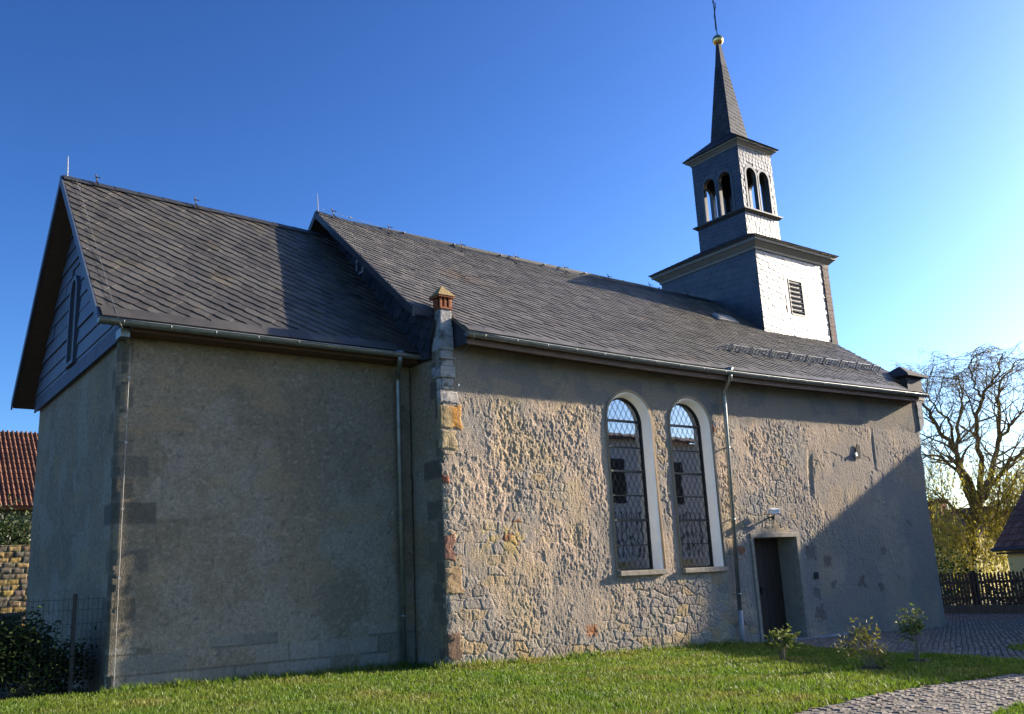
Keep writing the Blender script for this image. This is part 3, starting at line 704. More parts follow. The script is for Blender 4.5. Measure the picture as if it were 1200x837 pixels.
dp = quick('downpipe', M['zinc'], church, pipe1, smooth=True)
quick('standpipe', M['wire'], dp, lambda b: b.tube([(7.40, -.12, .56), (7.385, -.12, -.3)], .058, 12), smooth=True)
def pipe2(b):
    p = bend([(-.50, CEY-.06, 5.56), (-.50, CEY-.06, 5.42), (-.32, YC-.10, 5.22), (-.32, YC-.10, 5.0)])
    b.tube(p+[(-.30, YC-.10, -.05)], .046, 10)
    for z in (.9, 2.6, 4.3): b.tube([(-.31, YC-.10, z-.02), (-.31, YC-.10, z+.02)], .054, 10); b.bar((-.31, YC-.08, z), (-.31, YC+.02, z), .02)
    b.tube([(-.50, CEY-.06, 5.62), (-.50, CEY-.06, 5.5)], [.085, .052], 10)
quick('downpipe', M['zinc'], church, pipe2, smooth=True)

# --- corner pinnacle (south-east)
def shaft(b):
    z = 5.06
    for i, (h, a_, t_) in enumerate(((.22, -.02, .01), (.30, .02, -.012), (.27, -.005, .0), (.20, .028, .012), (.30, .035, -.006))):
        b.box((.00+a_, -.065+a_*.7, z), (.292+t_, .24, z+h-.009), .5); z += h
    b.box((.04, -.035, 4.9), (.275, .22, 6.36), .5)
    b.box((-.03, -.10, 5.40), (.315, .0, 5.425), .5); b.box((.02, -.085, 5.10), (.16, .0, 5.125), .5)
pin = quick('corner_pinnacle', M['greystone'], church, shaft, bevel=.014)
def lantern(b):
    b.box((.02, -.065, 6.36), (.30, .235, 6.40)); b.box((.065, -.015, 6.40), (.255, .185, 6.58))
    for k in range(3):
        t = .025+k*.095
        b.box((t, -.055+random.uniform(-.006,.006), 6.40), (t+.055, .0, 6.58)); b.box((.025, -.05+k*.09, 6.40), (.075, .005+k*.09, 6.58)); b.box((.245, -.05+k*.09, 6.40), (.295, .005+k*.09, 6.58))
    b.box((-.015, -.09, 6.58), (.335, .255, 6.62))
lan = quick('brick_lantern', M['brick'], pin, lantern, bevel=.008)
quick('pyramid_cap', M['lichen'], pin, lambda b: b.add([(-.03, -.105, 6.62), (.35, -.105, 6.62), (.35, .27, 6.62), (-.03, .27, 6.62), (.165, .085, 6.86)], [(0,1,4),(1,2,4),(2,3,4),(3,0,4),(3,2,1,0)]))
# south-west corner pinnacle, slate clad
def wpin(b):
    b.box((15.62, -.02, 5.8), (16.38, .74, 6.52)); b.box((15.60, -.04, 6.1), (16.40, .76, 6.13))
    b.add([(15.48, -.16, 6.52), (16.52, -.16, 6.52), (16.52, .88, 6.52), (15.48, .88, 6.52), (16.0, .36, 6.92), (15.48, -.16, 6.58), (16.52, -.16, 6.58), (16.52, .88, 6.58), (15.48, .88, 6.58)],
          [(0,3,2,1), (0,1,6,5), (1,2,7,6), (2,3,8,7), (3,0,5,8), (5,6,4), (6,7,4), (7,8,4), (8,5,4)])
quick('slate_clad_pinnacle', M['slate_bare'], church, wpin)  # near-black colour stands in for the shade on this pinnacle
# buttress-like corner stone below it
quick('corner_corbel', M['greystone'], church, lambda b: b.prism([(15.9, -.05, 5.86), (16.18, -.05, 5.86), (16.14, -.05, 5.2), (15.98, -.05, 4.98), (15.9, -.05, 4.98)], (0, .5, 0)))

# --- windows
def arch_pts(a, bb, z0, zs, g=0., n=28, zoff=0.):
    c = (a+bb)/2; r = (bb-a)/2+g
    return [(c-r, z0-zoff), (c+r, z0-zoff)]+[(c+r*math.cos(math.pi*k/n), zs+r*math.sin(math.pi*k/n)) for k in range(n+1)]
for k, (a, bb) in enumerate((W1, W2)):
    n = 28
    o = arch_pts(a-.055, bb+.12, WZ0, WSP, 0); i_ = arch_pts(a, bb, WZ0, WSP, .022)
    # band of smooth ochre plaster round the opening (open at the sill)
    b = MB(); b.plate([(x, z) for x, z in o[1:]]+[o[0], i_[0]]+[q for q in i_[2:][::-1]]+[], [], lambda x, z, t: Vector((x, -.022+t, z)), .08)
    win = b.build('arched_window', M['ochre'], church)
    # splayed white reveal
    b = MB(); fr = arch_pts(a, bb, WZ0, WSP, .024); mid = arch_pts(a, bb, WZ0, WSP, -.012); bk = arch_pts(a, bb, WZ0, WSP, -.055)
    L = lambda pts, y: [Vector((x, y, z)) for x, z in [pts[0]]+pts[2:][::-1]+[pts[1]]]
    A, B, C_ = L(fr, -.034), L(mid, .012), L(bk, .205); m_ = len(A)
    b.add(A+B+C_, [(j, j+1, m_+j+1, m_+j) for j in range(m_-1)]+[(m_+j, m_+j+1, 2*m_+j+1, 2*m_+j) for j in range(m_-1)])
    rv = b.build('reveal', M['plaster'], win, smooth=False)
    b = MB(); g = arch_pts(a, bb, WZ0, WSP, -.02); b.add([(x, .215, z) for x, z in g], [tuple(range(len(g)))]); gl = b.build('glass', M['glass'], win)
    # lead lattice and saddle bars
    b = MB(); c = (a+bb)/2; r = (bb-a)/2-.05
    def inside_w(x, z): return abs(x-c) <= r and WZ0 <= z and (z <= WSP or math.hypot(x-c, z-WSP) <= r)
    dx, dz = .155, .27
    for s in (-1, 1):
        for j in range(-20, 30):
            t0 = None; last = None
            for q in range(0, 400):
                z = WZ0+q*.01; x = c+j*dx+s*(z-WZ0)*dx/dz*1.0
                if inside_w(x, z):
                    if t0 is None: t0 = (x, z)
                    last = (x, z)
                elif t0: break
            if t0 and last and last[1]-t0[1] > .05: b.bar((t0[0], .203, t0[1]), (last[0], .203, last[1]), .0045)
    b.build('lead_lattice', M['lead'], win)
    b = MB()
    for j in range(1, 7):
        z = WZ0+j*(WSP-WZ0)/6.; th = .042 if j % 2 == 0 else .018
        if j == 6: z = WSP+.05
        hw = r if z <= WSP else math.sqrt(r*r-(z-WSP)**2)
        b.bar((c-hw, .185, z), (c+hw, .185, z), .02, th)
    fo = arch_pts(a, bb, WZ0, WSP, -.045); fi = arch_pts(a, bb, WZ0+.035, WSP, -.085)
    b.plate(fo, [fi], lambda x, z, t: Vector((x, .18+t, z)), .03)
    b.build('saddle_bars', M['iron'], win)
    sb = MB(); sb.box((a-.03, -.10, WZ0-.105), (bb+.09, .23, WZ0-.002)); sb.build('sill', M['stone'], win, bevel=.012)
# --- doorway
def doorframe(b):
    x0, x1, z1 = DOOR; w_ = .10
    b.box((x0, -.035, -.35), (x0+w_, .12, z1-w_)); b.box((x1-w_, -.035, -.35), (x1, .12, z1-w_)); b.box((x0, -.035, z1-w_), (x1, .12, z1))
door = quick('doorway', M['stone'], church, doorframe, bevel=.01)
quick('door_reveal', mat('door_reveal_plaster', (.24,.22,.17), (.30,.27,.21), scale=5, rough=.9), door, lambda b: (b.box((DOOR[1]-.098, .12, -.35), (DOOR[1]+.1, .56, DOOR[2]-.05)), b.box((DOOR[0]-.1, .12, -.35), (DOOR[0]+.098, .56, DOOR[2]-.05)), b.box((DOOR[0]+.098, .12, DOOR[2]-.098), (DOOR[1]-.098, .56, DOOR[2]))))
def leaf(b):
    x0, x1, z1 = DOOR; n = 8; wd = (x1-x0-.196)/n
    for i in range(n): b.box((x0+.098+i*wd+.004, .52, -.2), (x0+.098+(i+1)*wd-.004, .56, z1-.10))
    b.box((x0+.098, .55, -.2), (x1-.098, .60, z1-.1))
lf = quick('door_leaf', M['darkwood'], door, leaf)
quick('door_handle', M['iron'], lf, lambda b: (b.bar((8.95, .49, .85), (8.95, .49, 1.0), .03), b.bar((8.95, .47, .95), (9.06, .47, .95), .02)))
quick('threshold', M['greystone'], door, lambda b: b.box((DOOR[0]-.02, -.18, -.45), (DOOR[1]+1.5, .55, -.165)), bevel=.015)
# near-black plates painting the shade of small recesses; a pale stone chip
quick('niche_shade_plate', M['dark'], church, lambda b: b.box((10.30, -.034, 1.12), (10.44, -.01, 1.27)))
quick('hole_shade_plate', M['dark'], church, lambda b: b.prism([(12.56, -.046, 4.06), (12.80, -.046, 4.06), (12.84, -.046, 4.40), (12.72, -.046, 4.44)], (0, .02, 0)))
quick('pale_stone_chip', M['plaster'], church, lambda b: b.obox((12.60, -.055, 4.16), ((1,.2,.3),(0,1,0),(-.3,0,1)), (.05, .02, .045)))
# lightning conductors, hooks, snow guard
def conductor(name, pts, hold=True, r=.0035):
    def f(b):
        b.tube(pts, r, 5)
        for p, q in zip(pts[:-1], pts[1:]):
            d = (Vector(q)-Vector(p)); k = int(d.length/.9)
            for i in range(k):
                c = Vector(p)+d*((i+.5)/max(1, k)); b.obox(c, ((1,0,0),(0,1,0),(0,0,1)), (.018, .018, .018))
    return quick(name, M['wire'], church, f)
vp = [(-5.45, y, cz_(-5.45, y)+.07) for y in np.linspace(NY-.1, CEY+.02, 8)]
conductor('lightning_conductor', [(-5.6, NY, 9.46)]+vp+[(-5.42, CEY-.15, 5.50), (-5.12, YC-.06, 5.30), (-5.12, YC-.05, .2)])
conductor('lightning_conductor', [(.42, -.60, 5.95), (.40, -.58, 5.70), (.36, -.12, 5.45), (.33, -.075, 4.4), (.31, -.075, .0)])
conductor('lightning_conductor', [(x, NY-.02, nz_(x, NY)+.10) for x in np.linspace(-.3, 12.6, 10)], r=.004)
quick('lightning_rod', M['wire'], church, lambda b: b.tube([(-5.6, NY, 9.36), (-5.61, NY, 9.82)], [.012, .006], 6))
quick('lightning_rod', M['wire'], church, lambda b: b.tube([(-.38, NY, 9.72), (-.40, NY, 10.18)], [.012, .006], 6))
for x in (-5.08, -3.15, -.04, 1.42, 3.48, 5.16, 6.83, 8.42, 10.03, 11.6):
    zz = (cz_ if x < -.5 else nz_)(x, NY)
    def hk(b):
        b.bar((x, NY-.22, zz-.10), (x, NY-.06, zz+.05), .03, .012); b.bar((x, NY-.07, zz+.04), (x-.02, NY-.03, zz+.20), .028, .014); b.bar((x-.02, NY-.04, zz+.14), (x+.06, NY-.12, zz+.10), .02, .012)
    quick('roof_hook', M['iron'], church, hk)
def guard(b):
    x0, x1, v = 8.62, 15.2, 1.30; N = Vector(nn)
    V_ = Vector((0, CS, SN))
    n = int((x1-x0)/.125)
    for i in range(n+1):
        x = x0+(x1-x0)*i/n; P = nto3(x, v)
        b.bar(P+N*.04, P+N*.19, .028, .008, up=(1,0,0))
    for h in (.04, .19): b.tube([nto3(x, v)+N*h for x in np.linspace(x0, x1, 12)], .010, 5)
    for x in np.arange(x0+.2, x1, .75):
        P = nto3(x, v); b.bar(P+N*.03, P+N*.24, .03, .012, up=(1,0,0)); b.bar(P+V_*.3+N*.02, P+N*.2, .025, .01); b.bar(P-V_*.25+N*.03, P+V_*.35+N*.03, .03, .01)
quick('snow_guard', M['zinc'], church, guard)
def hatch(b):
    P = nto3(11.45, 4.15); N = Vector(nn); V_ = Vector((0, CS, SN))
    b.obox(P+N*.06, ((1,0,0), V_, N), (.34, .15, .04)); b.obox(P-V_*.19+N*.05, ((1,0,0), V_, N), (.42, .05, .02))
quick('roof_hatch', M['hatch'], church, hatch)

# --- tower
TX0, TX1, TY0, TY1, TZ = 12.70, 16.20, 2.41, 6.25, 10.66
def tower_body(b):
    zb = 5.9
    b.box((TX0+.02, TY0+.02, zb), (TX1-.02, TY1-.02, TZ))
tower = quick('tower', M['slate_bare'], church, tower_body)
b = MB(); 
slates(b, lambda u, v: Vector((u, TY0, v)), (0, -1, 0), [[(TX0, 7.95), (TX1-.30, 7.95), (TX1-.30, TZ), (TX0, TZ)]], .21, .165, math.radians(9), t=.011, xt=.22,
       keep=lambda u, v: not (13.93 < u < 14.93 and 8.76 < v < 9.95))
# slates close round the louvre
slates(b, lambda u, v: Vector((TX0, -u, v)), (-1, 0, 0), [[(-TY1, 7.9), (-TY0, 7.9), (-TY0, TZ), (-TY1, TZ)]], .26, .19, math.radians(6), t=.012)
def lro(b):
    # slate border strips fill what the tile field leaves
    for (x0, z0, x1, z1) in ((13.90, 8.72, 14.10, 10.0), (14.74, 8.72, 14.96, 10.0), (14.10, 9.88, 14.74, 10.0), (14.10, 8.72, 14.74, 8.80)):
        b.box((x0, TY0-.012, z0), (x1, TY0+.01, z1))
lro(b)
b.build('tower_slate_cladding', M['slate_wall'], tower)
quick('corner_boarding', M['brownboard'], tower, lambda b: [b.box((TX1-.29+.004*(i % 3), TY0-.03-.006*(i % 2), 7.95+i*.135), (TX1+.015, TY0+.2, 7.95+i*.135+.128)) for i in range(20)])
def louvre(b):
    for (x0, x1, z0, z1) in ((14.08, 14.12, 8.79, 9.90), (14.72, 14.76, 8.79, 9.90), (14.12, 14.72, 9.86, 9.90), (14.12, 14.72, 8.77, 8.81)): b.box((x0, TY0-.022, z0), (x1, TY0+.05, z1))
    b.box((14.12, TY0+.003, 8.81), (14.72, TY0+.014, 9.86))  # dark panel stands for the shade of an opening that is not cut
lv = quick('belfry_louvre', M['iron'], tower, louvre)
quick('louvre_slats', M['slate_wall'], lv, lambda b: [b.obox((14.42, TY0-.012, 8.90+i*.145), ((1,0,0), (0,-.55,-.84), (0,.84,-.55)), (.29, .036, .006)) for i in range(7)])
def cornice(b, x0, x1, y0, y1, z, prof):
    for (o, h0, o2, h1) in prof:
        b.add([(x0-o,y0-o,z+h0),(x1+o,y0-o,z+h0),(x1+o,y1+o,z+h0),(x0-o,y1+o,z+h0),(x0-o2,y0-o2,z+h1),(x1+o2,y0-o2,z+h1),(x1+o2,y1+o2,z+h1),(x0-o2,y1+o2,z+h1)],
              [(0,1,5,4),(1,2,6,5),(2,3,7,6),(3,0,4,7),(3,2,1,0),(4,5,6,7)], .5)
quick('tower_cornice', mat('grey_green_painted_timber', (.13,.13,.12), (.17,.165,.15), scale=4, rough=.7), tower, lambda b: cornice(b, TX0, TX1, TY0, TY1, TZ, [(.04, -.06, .05, .02), (.06, .02, .19, .15), (.22, .15, .23, .235)]))
quick('cornice_edge', M['lead'], tower, lambda b: cornice(b, TX0, TX1, TY0, TY1, TZ, [(.26, .237, .27, .272)]))
BX0, BX1, BY0, BY1 = 13.58, 15.22, 3.30, 5.24; BZ = 11.50
def hip(b, x0, x1, y0, y1, z, X0_, X1_, Y0_, Y1_, Z):
    A = [(x0,y0,z),(x1,y0,z),(x1,y1,z),(x0,y1,z),(X0_,Y0_,Z),(X1_,Y0_,Z),(X1_,Y1_,Z),(X0_,Y1_,Z)]
    b.add(A, [(0,1,5,4),(1,2,6,5),(2,3,7,6),(3,0,4,7),(3,2,1,0),(4,5,6,7)], .5)
def hipslate(b, x0, x1, y0, y1, z, X0_, X1_, Y0_, Y1_, Z, w_, e_, t_=.011):
    for (p, q, r_, s_) in (((x0,y0,z),(x1,y0,z),(X1_,Y0_,Z),(X0_,Y0_,Z)), ((x0,y1,z),(x0,y0,z),(X0_,Y0_,Z),(X0_,Y1_,Z)), ((x1,y0,z),(x1,y1,z),(X1_,Y1_,Z),(X1_,Y0_,Z))):
        p, q, r_, s_ = map(Vector, (p, q, r_, s_)); U_ = (q-p).normalized(); N = (q-p).cross(s_-p).normalized(); V_ = N.cross(U_)
        f = lambda P: ((P-p).dot(U_), (P-p).dot(V_))
        slates(b, lambda u, v: p+U_*u+V_*v, N, [[f(p), f(q), f(r_), f(s_)]], w_, e_, math.radians(12), t=t_)
args = (TX0-.30, TX1+.30, TY0-.30, TY1+.30, TZ+.272, BX0, BX1, BY0, BY1, BZ+.05)
b = MB(); hip(b, *args); hipslate(b, *args, .22, .17); b.build('tower_roof', M['slate_dark'], tower)
# belfry (stands on the tower: a sub-part group of the tower)
SILL = 12.38; BT = 14.55
def bel(x0, x1, y0, y1, z0, z1): return None
belf_b = MB()
AW = .24; ASP = 13.62
def face_plate(b, W, to3):
    outer = [(0, SILL), (W, SILL), (W, BT), (0, BT)]; holes = []
    for c in (W*.31, W*.69):
        h = [(c-AW, SILL+.06), (c+AW, SILL+.06)]+[(c+AW*math.cos(math.pi*k/14), ASP+AW*1.12*math.sin(math.pi*k/14)) for k in range(15)]
        holes.append(h)
    b.plate(outer, holes, to3, .13)
WX, WY = BX1-BX0, BY1-BY0
face_plate(belf_b, WX, lambda x, z, t: Vector((BX0+x, BY0+t, z)))
face_plate(belf_b, WX, lambda x, z, t: Vector((BX0+x, BY1-t, z)))
face_plate(belf_b, WY-.262, lambda x, z, t: Vector((BX0+t, BY0+.131+x, z)))
face_plate(belf_b, WY-.262, lambda x, z, t: Vector((BX1-t, BY0+.131+x, z)))
belf_b.box((BX0+.02, BY0+.02, 10.9), (BX1-.02, BY1-.02, SILL-.02), .5)
belfry = belf_b.build('belfry', M['slate_wall'], tower)
b = MB()
def bk(W, off):
    def f(u, v):
        uu = u-off
        if v < SILL: return True
        for c in (W*.31, W*.69):
            if abs(uu-c) < AW+.10 and v < ASP+.05: return False
            if math.hypot(uu-c, (v-ASP)/1.1) < AW+.11: return False
        return True
    return f
slates(b, lambda u, v: Vector((BX0+u, BY0-.002, v)), (0, -1, 0), [[(0, 11.3), (WX, 11.3), (WX, BT), (0, BT)]], .15, .135, math.radians(6), t=.007, xt=.9, keep=bk(WX, 0))
slates(b, lambda u, v: Vector((BX0-.002, BY0+WY-u, v)), (-1, 0, 0), [[(0, 11.3), (WY, 11.3), (WY, BT), (0, BT)]], .17, .135, math.radians(6), t=.010, keep=bk(WY-.262, .131))
b.build('belfry_slate_cladding', M['slate_wall'], belfry)
def arches(b):
    for c in (WX*.31, WX*.69):
        o = [(c-AW-.09, SILL+.05), (c+AW+.09, SILL+.05)]+[(c+(AW+.09)*math.cos(math.pi*k/14), ASP+(AW*1.12+.09)*math.sin(math.pi*k/14)) for k in range(15)]
        h = [(c-AW, SILL+.06), (c+AW, SILL+.06)]+[(c+AW*math.cos(math.pi*k/14), ASP+AW*1.12*math.sin(math.pi*k/14)) for k in range(15)]
        b.plate(o, [h], lambda x, z, t: Vector((BX0+x, BY0-.018+t, z)), .03)
    for c in ((WY-.262)*.31, (WY-.262)*.69):
        o = [(c-AW-.09, SILL+.05), (c+AW+.09, SILL+.05)]+[(c+(AW+.09)*math.cos(math.pi*k/14), ASP+(AW*1.12+.09)*math.sin(math.pi*k/14)) for k in range(15)]
        h = [(c-AW, SILL+.06), (c+AW, SILL+.06)]+[(c+AW*math.cos(math.pi*k/14), ASP+AW*1.12*math.sin(math.pi*k/14)) for k in range(15)]
        b.plate(o, [h], lambda x, z, t: Vector((BX0-.018+t, BY0+.131+x, z)), .03)
quick('arch_surround', M['slate_wall'], belfry, arches)
quick('belfry_sill', M['lead'], belfry, lambda b: cornice(b, BX0, BX1, BY0, BY1, SILL, [(.03, -.08, .10, -.01), (.12, -.01, .12, .035)]))
quick('belfry_cornice', bpy.data.materials['grey_green_painted_timber'], belfry, lambda b: cornice(b, BX0, BX1, BY0, BY1, BT, [(.02, .0, .03, .04), (.03, .04, .13, .14), (.16, .14, .17, .198)]))
sx, sy, hs = (BX0+BX1)/2+.08, (BY0+BY1)/2+.02, .43
SZ = BT+.20
a1 = (BX0-.22, BX1+.22, BY0-.22, BY1+.22, SZ, sx-hs, sx+hs, sy-hs, sy+hs, SZ+.62)
a2 = (sx-hs, sx+hs, sy-hs, sy+hs, SZ+.62, sx-.135, sx+.135, sy-.135, sy+.135, 18.15)
a3 = (sx-.135, sx+.135, sy-.135, sy+.135, 18.15, sx-.06, sx+.06, sy-.06, sy+.06, 18.98)
b = MB(); hip(b, *a1); hip(b, *a2); hip(b, *a3); hipslate(b, *a1, .17, .14); hipslate(b, *a2, .15, .15, .009)
b.build('spire', M['slate_dark'], tower)
fin = quick('finial_ball', M['gold'], tower, lambda b: b.sphere((sx, sy, 19.13), .19), smooth=True)
def vane(b):
    b.tube([(sx, sy, 19.3), (sx-.02, sy, 21.4)], .018, 6)
    d = Vector((.73, .68, 0)).normalized()
    c = Vector((sx, sy, 20.2))
    b.prism([c+d*.02+Vector((0,0,-.16)), c+d*.55+Vector((0,0,-.34)), c+d*.42, c+d*.60+Vector((0,0,.24)), c+d*.02+Vector((0,0,.2))], (.02, -.006, 0))
    b.prism([c-d*.02+Vector((0,0,.03)), c-d*.42+Vector((0,0,-.06)), c-d*.50+Vector((0,0,.05)), c-d*.42+Vector((0,0,.16)), c-d*.02+Vector((0,0,.08))], (.02, -.006, 0))
    b.bar(c-d*.35+Vector((0,0,.62)), c+d*.35+Vector((0,0,.62)), .03); b.bar(c+Vector((0,0,.62))-d*.3+Vector((0,0,-.1)), c+d*.05+Vector((0,0,.9)), .02)
quick('weather_vane', M['iron'], fin, vane)

# --- lamp above the door
lamp = empty('wall_lamp', (8.86, 0, 2.62), 'small white floodlight on a dark bracket above the church door', 'lamp')
lamp.location = (8.86, 0, 2.62)
def lampv(b): b.obox((8.80, -.22, 2.68), ((1, -.15, .1), (.15, 1, .25), (-.1, -.25, 1)), (.11, .085, .06))
quick('lamp_head', M['white'], lamp, lampv, bevel=.012)
quick('lamp_glass', M['hatch'], lamp, lambda b: b.obox((8.78, -.25, 2.625), ((1, -.15, .1), (.15, 1, .25), (-.1, -.25, 1)), (.09, .06, .012)))
quick('bracket', M['iron'], lamp, lambda b: (b.box((8.83, -.20, 2.49), (8.92, -.12, 2.58)), b.bar((8.87, -.16, 2.55), (8.87, .02, 2.55), .035), b.bar((8.87, -.16, 2.55), (8.82, -.21, 2.66), .03)))

# ------------------------------------------------------------------ plants helper
def leafcloud(b, centers, n, size, spread, asp=.5, droop=0.):
    for _ in range(n):
        c = random.choice(centers); 
        d = Vector((random.gauss(0, 1), random.gauss(0, 1), random.gauss(0, 1)))
        p = Vector(c[:3])+d*spread*(c[3] if len(c) > 3 else 1)*.55
        u = Vector((random.gauss(0, 1), random.gauss(0, 1), random.gauss(0, .6)-droop)).normalized(); v = u.orthogonal().normalized()
        v = Matrix.Rotation(random.uniform(0, 6.28), 3, u) @ v
        s = size*random.uniform(.6, 1.3); h = s*asp/2; k = u.cross(v)*s*.12
        b.add([p, p+u*s*.45+v*h+k, p+u*s, p+u*s*.45-v*h+k], [(0,1,2),(0,2,3)], random.random())
# three young shrubs in the lawn
def shrub(loc, label, stems, lm, nl, ls, sp, soil=True, name='shrub'):
    e = empty(name, loc, label, 'shrub', 'young shrubs planted in the lawn'); L0 = Vector(loc)
    b = MB(); tips = []
    for (dx, dy, h) in stems:
        p1 = L0+Vector((dx*.35, dy*.35, h*.5)); p2 = L0+Vector((dx, dy, h))
        b.tube([L0+Vector((dx*.1, dy*.1, -.02)), p1, p2], [.008, .006, .003], 5); tips.append((p2.x, p2.y, p2.z, 1.)); 
        m_ = p1.lerp(p2, .55); tips.append((m_.x, m_.y, m_.z, .8))
    b.build('stems', M['twig'], e)
    b = MB(); leafcloud(b, tips, nl, ls, sp, .42); b.build('leaves', lm, e)
    if soil:
        b = MB(); n = 22; vs = [L0+Vector((0, 0, .055))]
        for r, h in ((.12, .045), (.22, .015), (.30, -.01)):
            for k in range(n):
                rr = r*random.uniform(.8, 1.25); a = 2*math.pi*k/n; vs.append(L0+Vector((rr*1.2*math.cos(a), rr*math.sin(a), h*random.uniform(.5, 1.5))))
        fs = [(0, 1+k, 1+(k+1) % n) for k in range(n)]+[(1+r*n+k, 1+(r+1)*n+k, 1+(r+1)*n+(k+1) % n, 1+r*n+(k+1) % n) for r in (0, 1) for k in range(n)]
        b.add(vs, fs); b.build('soil_mound', M['soil'], e)
    return e
shrub((3.79, -3.96, gz(3.8)), 'young two-stemmed green shrub in a soil ring in front of the church door', [(-.17, .10, .40), (-.11, -.02, .45), (-.2, .02, .33), (.13, .0, .42), (.17, -.08, .36), (.08, .05, .45), (.2, .02, .42)], M['leafgloss'], 300, .085, .10)
shrub((3.26, -5.92, gz(3.0)), 'lopsided sunlit shrub with bronze leaf tips near the cobbled path', [(-.26, .22, .42), (-.2, .1, .5), (-.08, .05, .60), (-.3, .3, .34), (.0, -.05, .38), (.06, -.1, .24), (.1, -.12, .14), (-.15, .15, .36), (-.05, .0, .5)], M['leafred'], 340, .08, .13)
shrub((4.62, -5.78, gz(4.6)), 'shaded shrub at the edge of the cobbles with only its top in sun', [(-.10, .1, .52), (.1, .05, .6), (.0, -.08, .70), (.12, -.06, .66), (-.05, .05, .74), (.05, .0, .6)], M['leafgloss'], 260, .085, .10)

# ------------------------------------------------------------------ left side: mesh fence, shrub, gatepost, wall, tree, house
FX, FY = -5.22, 1.26
fence = empty('mesh_fence', (-5.95, FY, gz(-6)), 'dark welded wire mesh fence joining the church corner', 'fence')
FD = Vector((-1, .10, 0)).normalized()
def fp(s, z): return Vector((FX-.02, FY, 0))+FD*s+Vector((0, 0, z))
def meshp(b):
    for i in range(42): b.tube([fp(i*.066+.03, .1), fp(i*.066+.03, 1.49)], .0032, 4)
    for z in (.1, .35, .61, .87, 1.10, 1.30, 1.45): b.tube([fp(0, z), fp(2.8, z)], .004, 4)
quick('wire_panel', M['iron'], fence, meshp)
for s in (.42, 2.6): quick('post', M['iron'], fence, lambda b: (b.bar(fp(s, -.1)-Vector((0,.04,0)), fp(s, 1.53)-Vector((0,.04,0)), .055), b.bar(fp(s, .4)-Vector((0,.08,0)), fp(s, .43)-Vector((0,.08,0)), .06)))
e = empty('dark_shrub', (-6.3, 2.0, .1), 'dense dark evergreen shrub behind the wire mesh fence', 'shrub')
cs = []
for _ in range(90):
    x = random.uniform(-8.6, -5.40); hmax = .98 if x < -5.9 else .60; z = random.uniform(.15, hmax)
    cs.append((x, 1.5+random.uniform(-.2, .9), z+.1))
b = MB(); leafcloud(b, cs, 15000, .075, .26, .45); b.build('leaves', M['leaf'], e)
b = MB()
for c in cs[:24]: b.tube([(-6.8, 1.9, .0), ((c[0]-6.8)/2, (c[1]+1.9)/2, .12), c[:3]], [.03, .02, .004], 5)
b.build('stems', M['twig'], e)
def gpost(b):
    b.box((-5.40, 9.85, -.1), (-4.90, 10.35, 1.18)); b.box((-5.45, 9.80, 1.18), (-4.85, 10.40, 1.27))
tag(quick('gate_post', mat('dark_gate_stone', (.09,.085,.075), (.14,.13,.11), scale=6, rough=.9, bump=.4), None, gpost, bevel=.02), 'squat dark stone gate post behind the mesh fence', 'gate post')
def swx(u, v):
    U = u+.05*(fbm(u*5, v*5, 301, 3)-.5); V = v+.07*(fbm(u*2.2, v*4, 302, 3)-.5)
    h = .155; i = np.floor(V/h); bw = .24+.14*h2(i, i*0+2, 306); sh = 3.1*h2(i, i*0, 6); j = np.floor(U/bw+sh); fr = V/h-i; fu = U/bw+sh-j
    return np.minimum(np.minimum(fr, 1-fr)*h, np.minimum(fu, 1-fu)*bw), i, j
def swc(u, v):
    e_, i, j = swx(u, v); t = h2(i, j, 66)
    c = np.stack([.17+.19*t, .12+.125*t, .055+.06*h2(i, j, 67)], -1); c = np.where((h2(i, j, 69) > .75)[..., None], np.array((.13,.11,.085)), c)
    return mixc(c, (.05, .08, .05), 1-sst(.004, .018, e_))
def swd(u, v):
    e_, i, j = swx(u, v); return .03*sst(0, .03, e_)+.035*(h2(i, j, 68)-.5)+.02*(fbm(u*14, v*14, 5, 3)-.5)
ow = wall_mesh('stone_wall', M['sandwall'], None, np.arange(-13, 2.0, .03), np.arange(-.2, 3.15, .03), lambda u, v: np.stack([u, 0*u+16.5+.25*u*0, v], -1), (0, -1, 0), swd, swc)
tag(ow, 'sunlit yellow sandstone block wall left of the church', 'wall')
ho = empty('tiled_house', (-4, 26, 0), 'house with an orange pantile roof behind the left end of the church', 'house')
def hwall(b): b.box((-16, 22.3, -.3), (4, 29.7, 4.95)); b.prism([(-16, 22.3, 4.95), (-16, 29.7, 4.95), (-16, 26, 7.9)], (20, 0, 0))
quick('wall', mat('old_brown_render', (.12,.10,.075), (.17,.14,.11), scale=3, rough=.9), ho, hwall)
b = MB(); P0 = Vector((-16.4, 21.9, 4.72)); V_ = Vector((0, 4.1, 3.25)).normalized(); Nn = Vector((0, -3.25, 4.1)).normalized()
Lr = math.hypot(4.1, 3.25); b.prism([P0, P0+Vector((20.8,0,0)), P0+Vector((20.8,0,0))+V_*Lr, P0+V_*Lr], -Nn*.1, .5)
P1 = Vector((-16.4, 30.1, 4.72)); b.prism([P1, P0+V_*Lr, P0+Vector((20.8,0,0))+V_*Lr, P1+Vector((20.8,0,0))], (0, 0, -.1), .5)
x = -16.4+8
while x < 4.2:                                   # pantile ribs course by course
    for k in range(15):
        q = P0+Vector((x+16.4, 0, 0))+V_*(k*.35); q2 = q+V_*.37
        vs = []
        for (Q, r, l) in ((q, .048, .04), (q2, .042, .010)):
            for j in range(5):
                a = math.pi*j/4; vs.append(Q+Vector((math.cos(a)*r+random.uniform(-.004, .004), 0, 0))+Nn*(l+math.sin(a)*.045))
        b.add(vs, [(j, j+1, 5+j+1, 5+j) for j in range(4)]+[(0,1,2,3,4)])
    x += .16
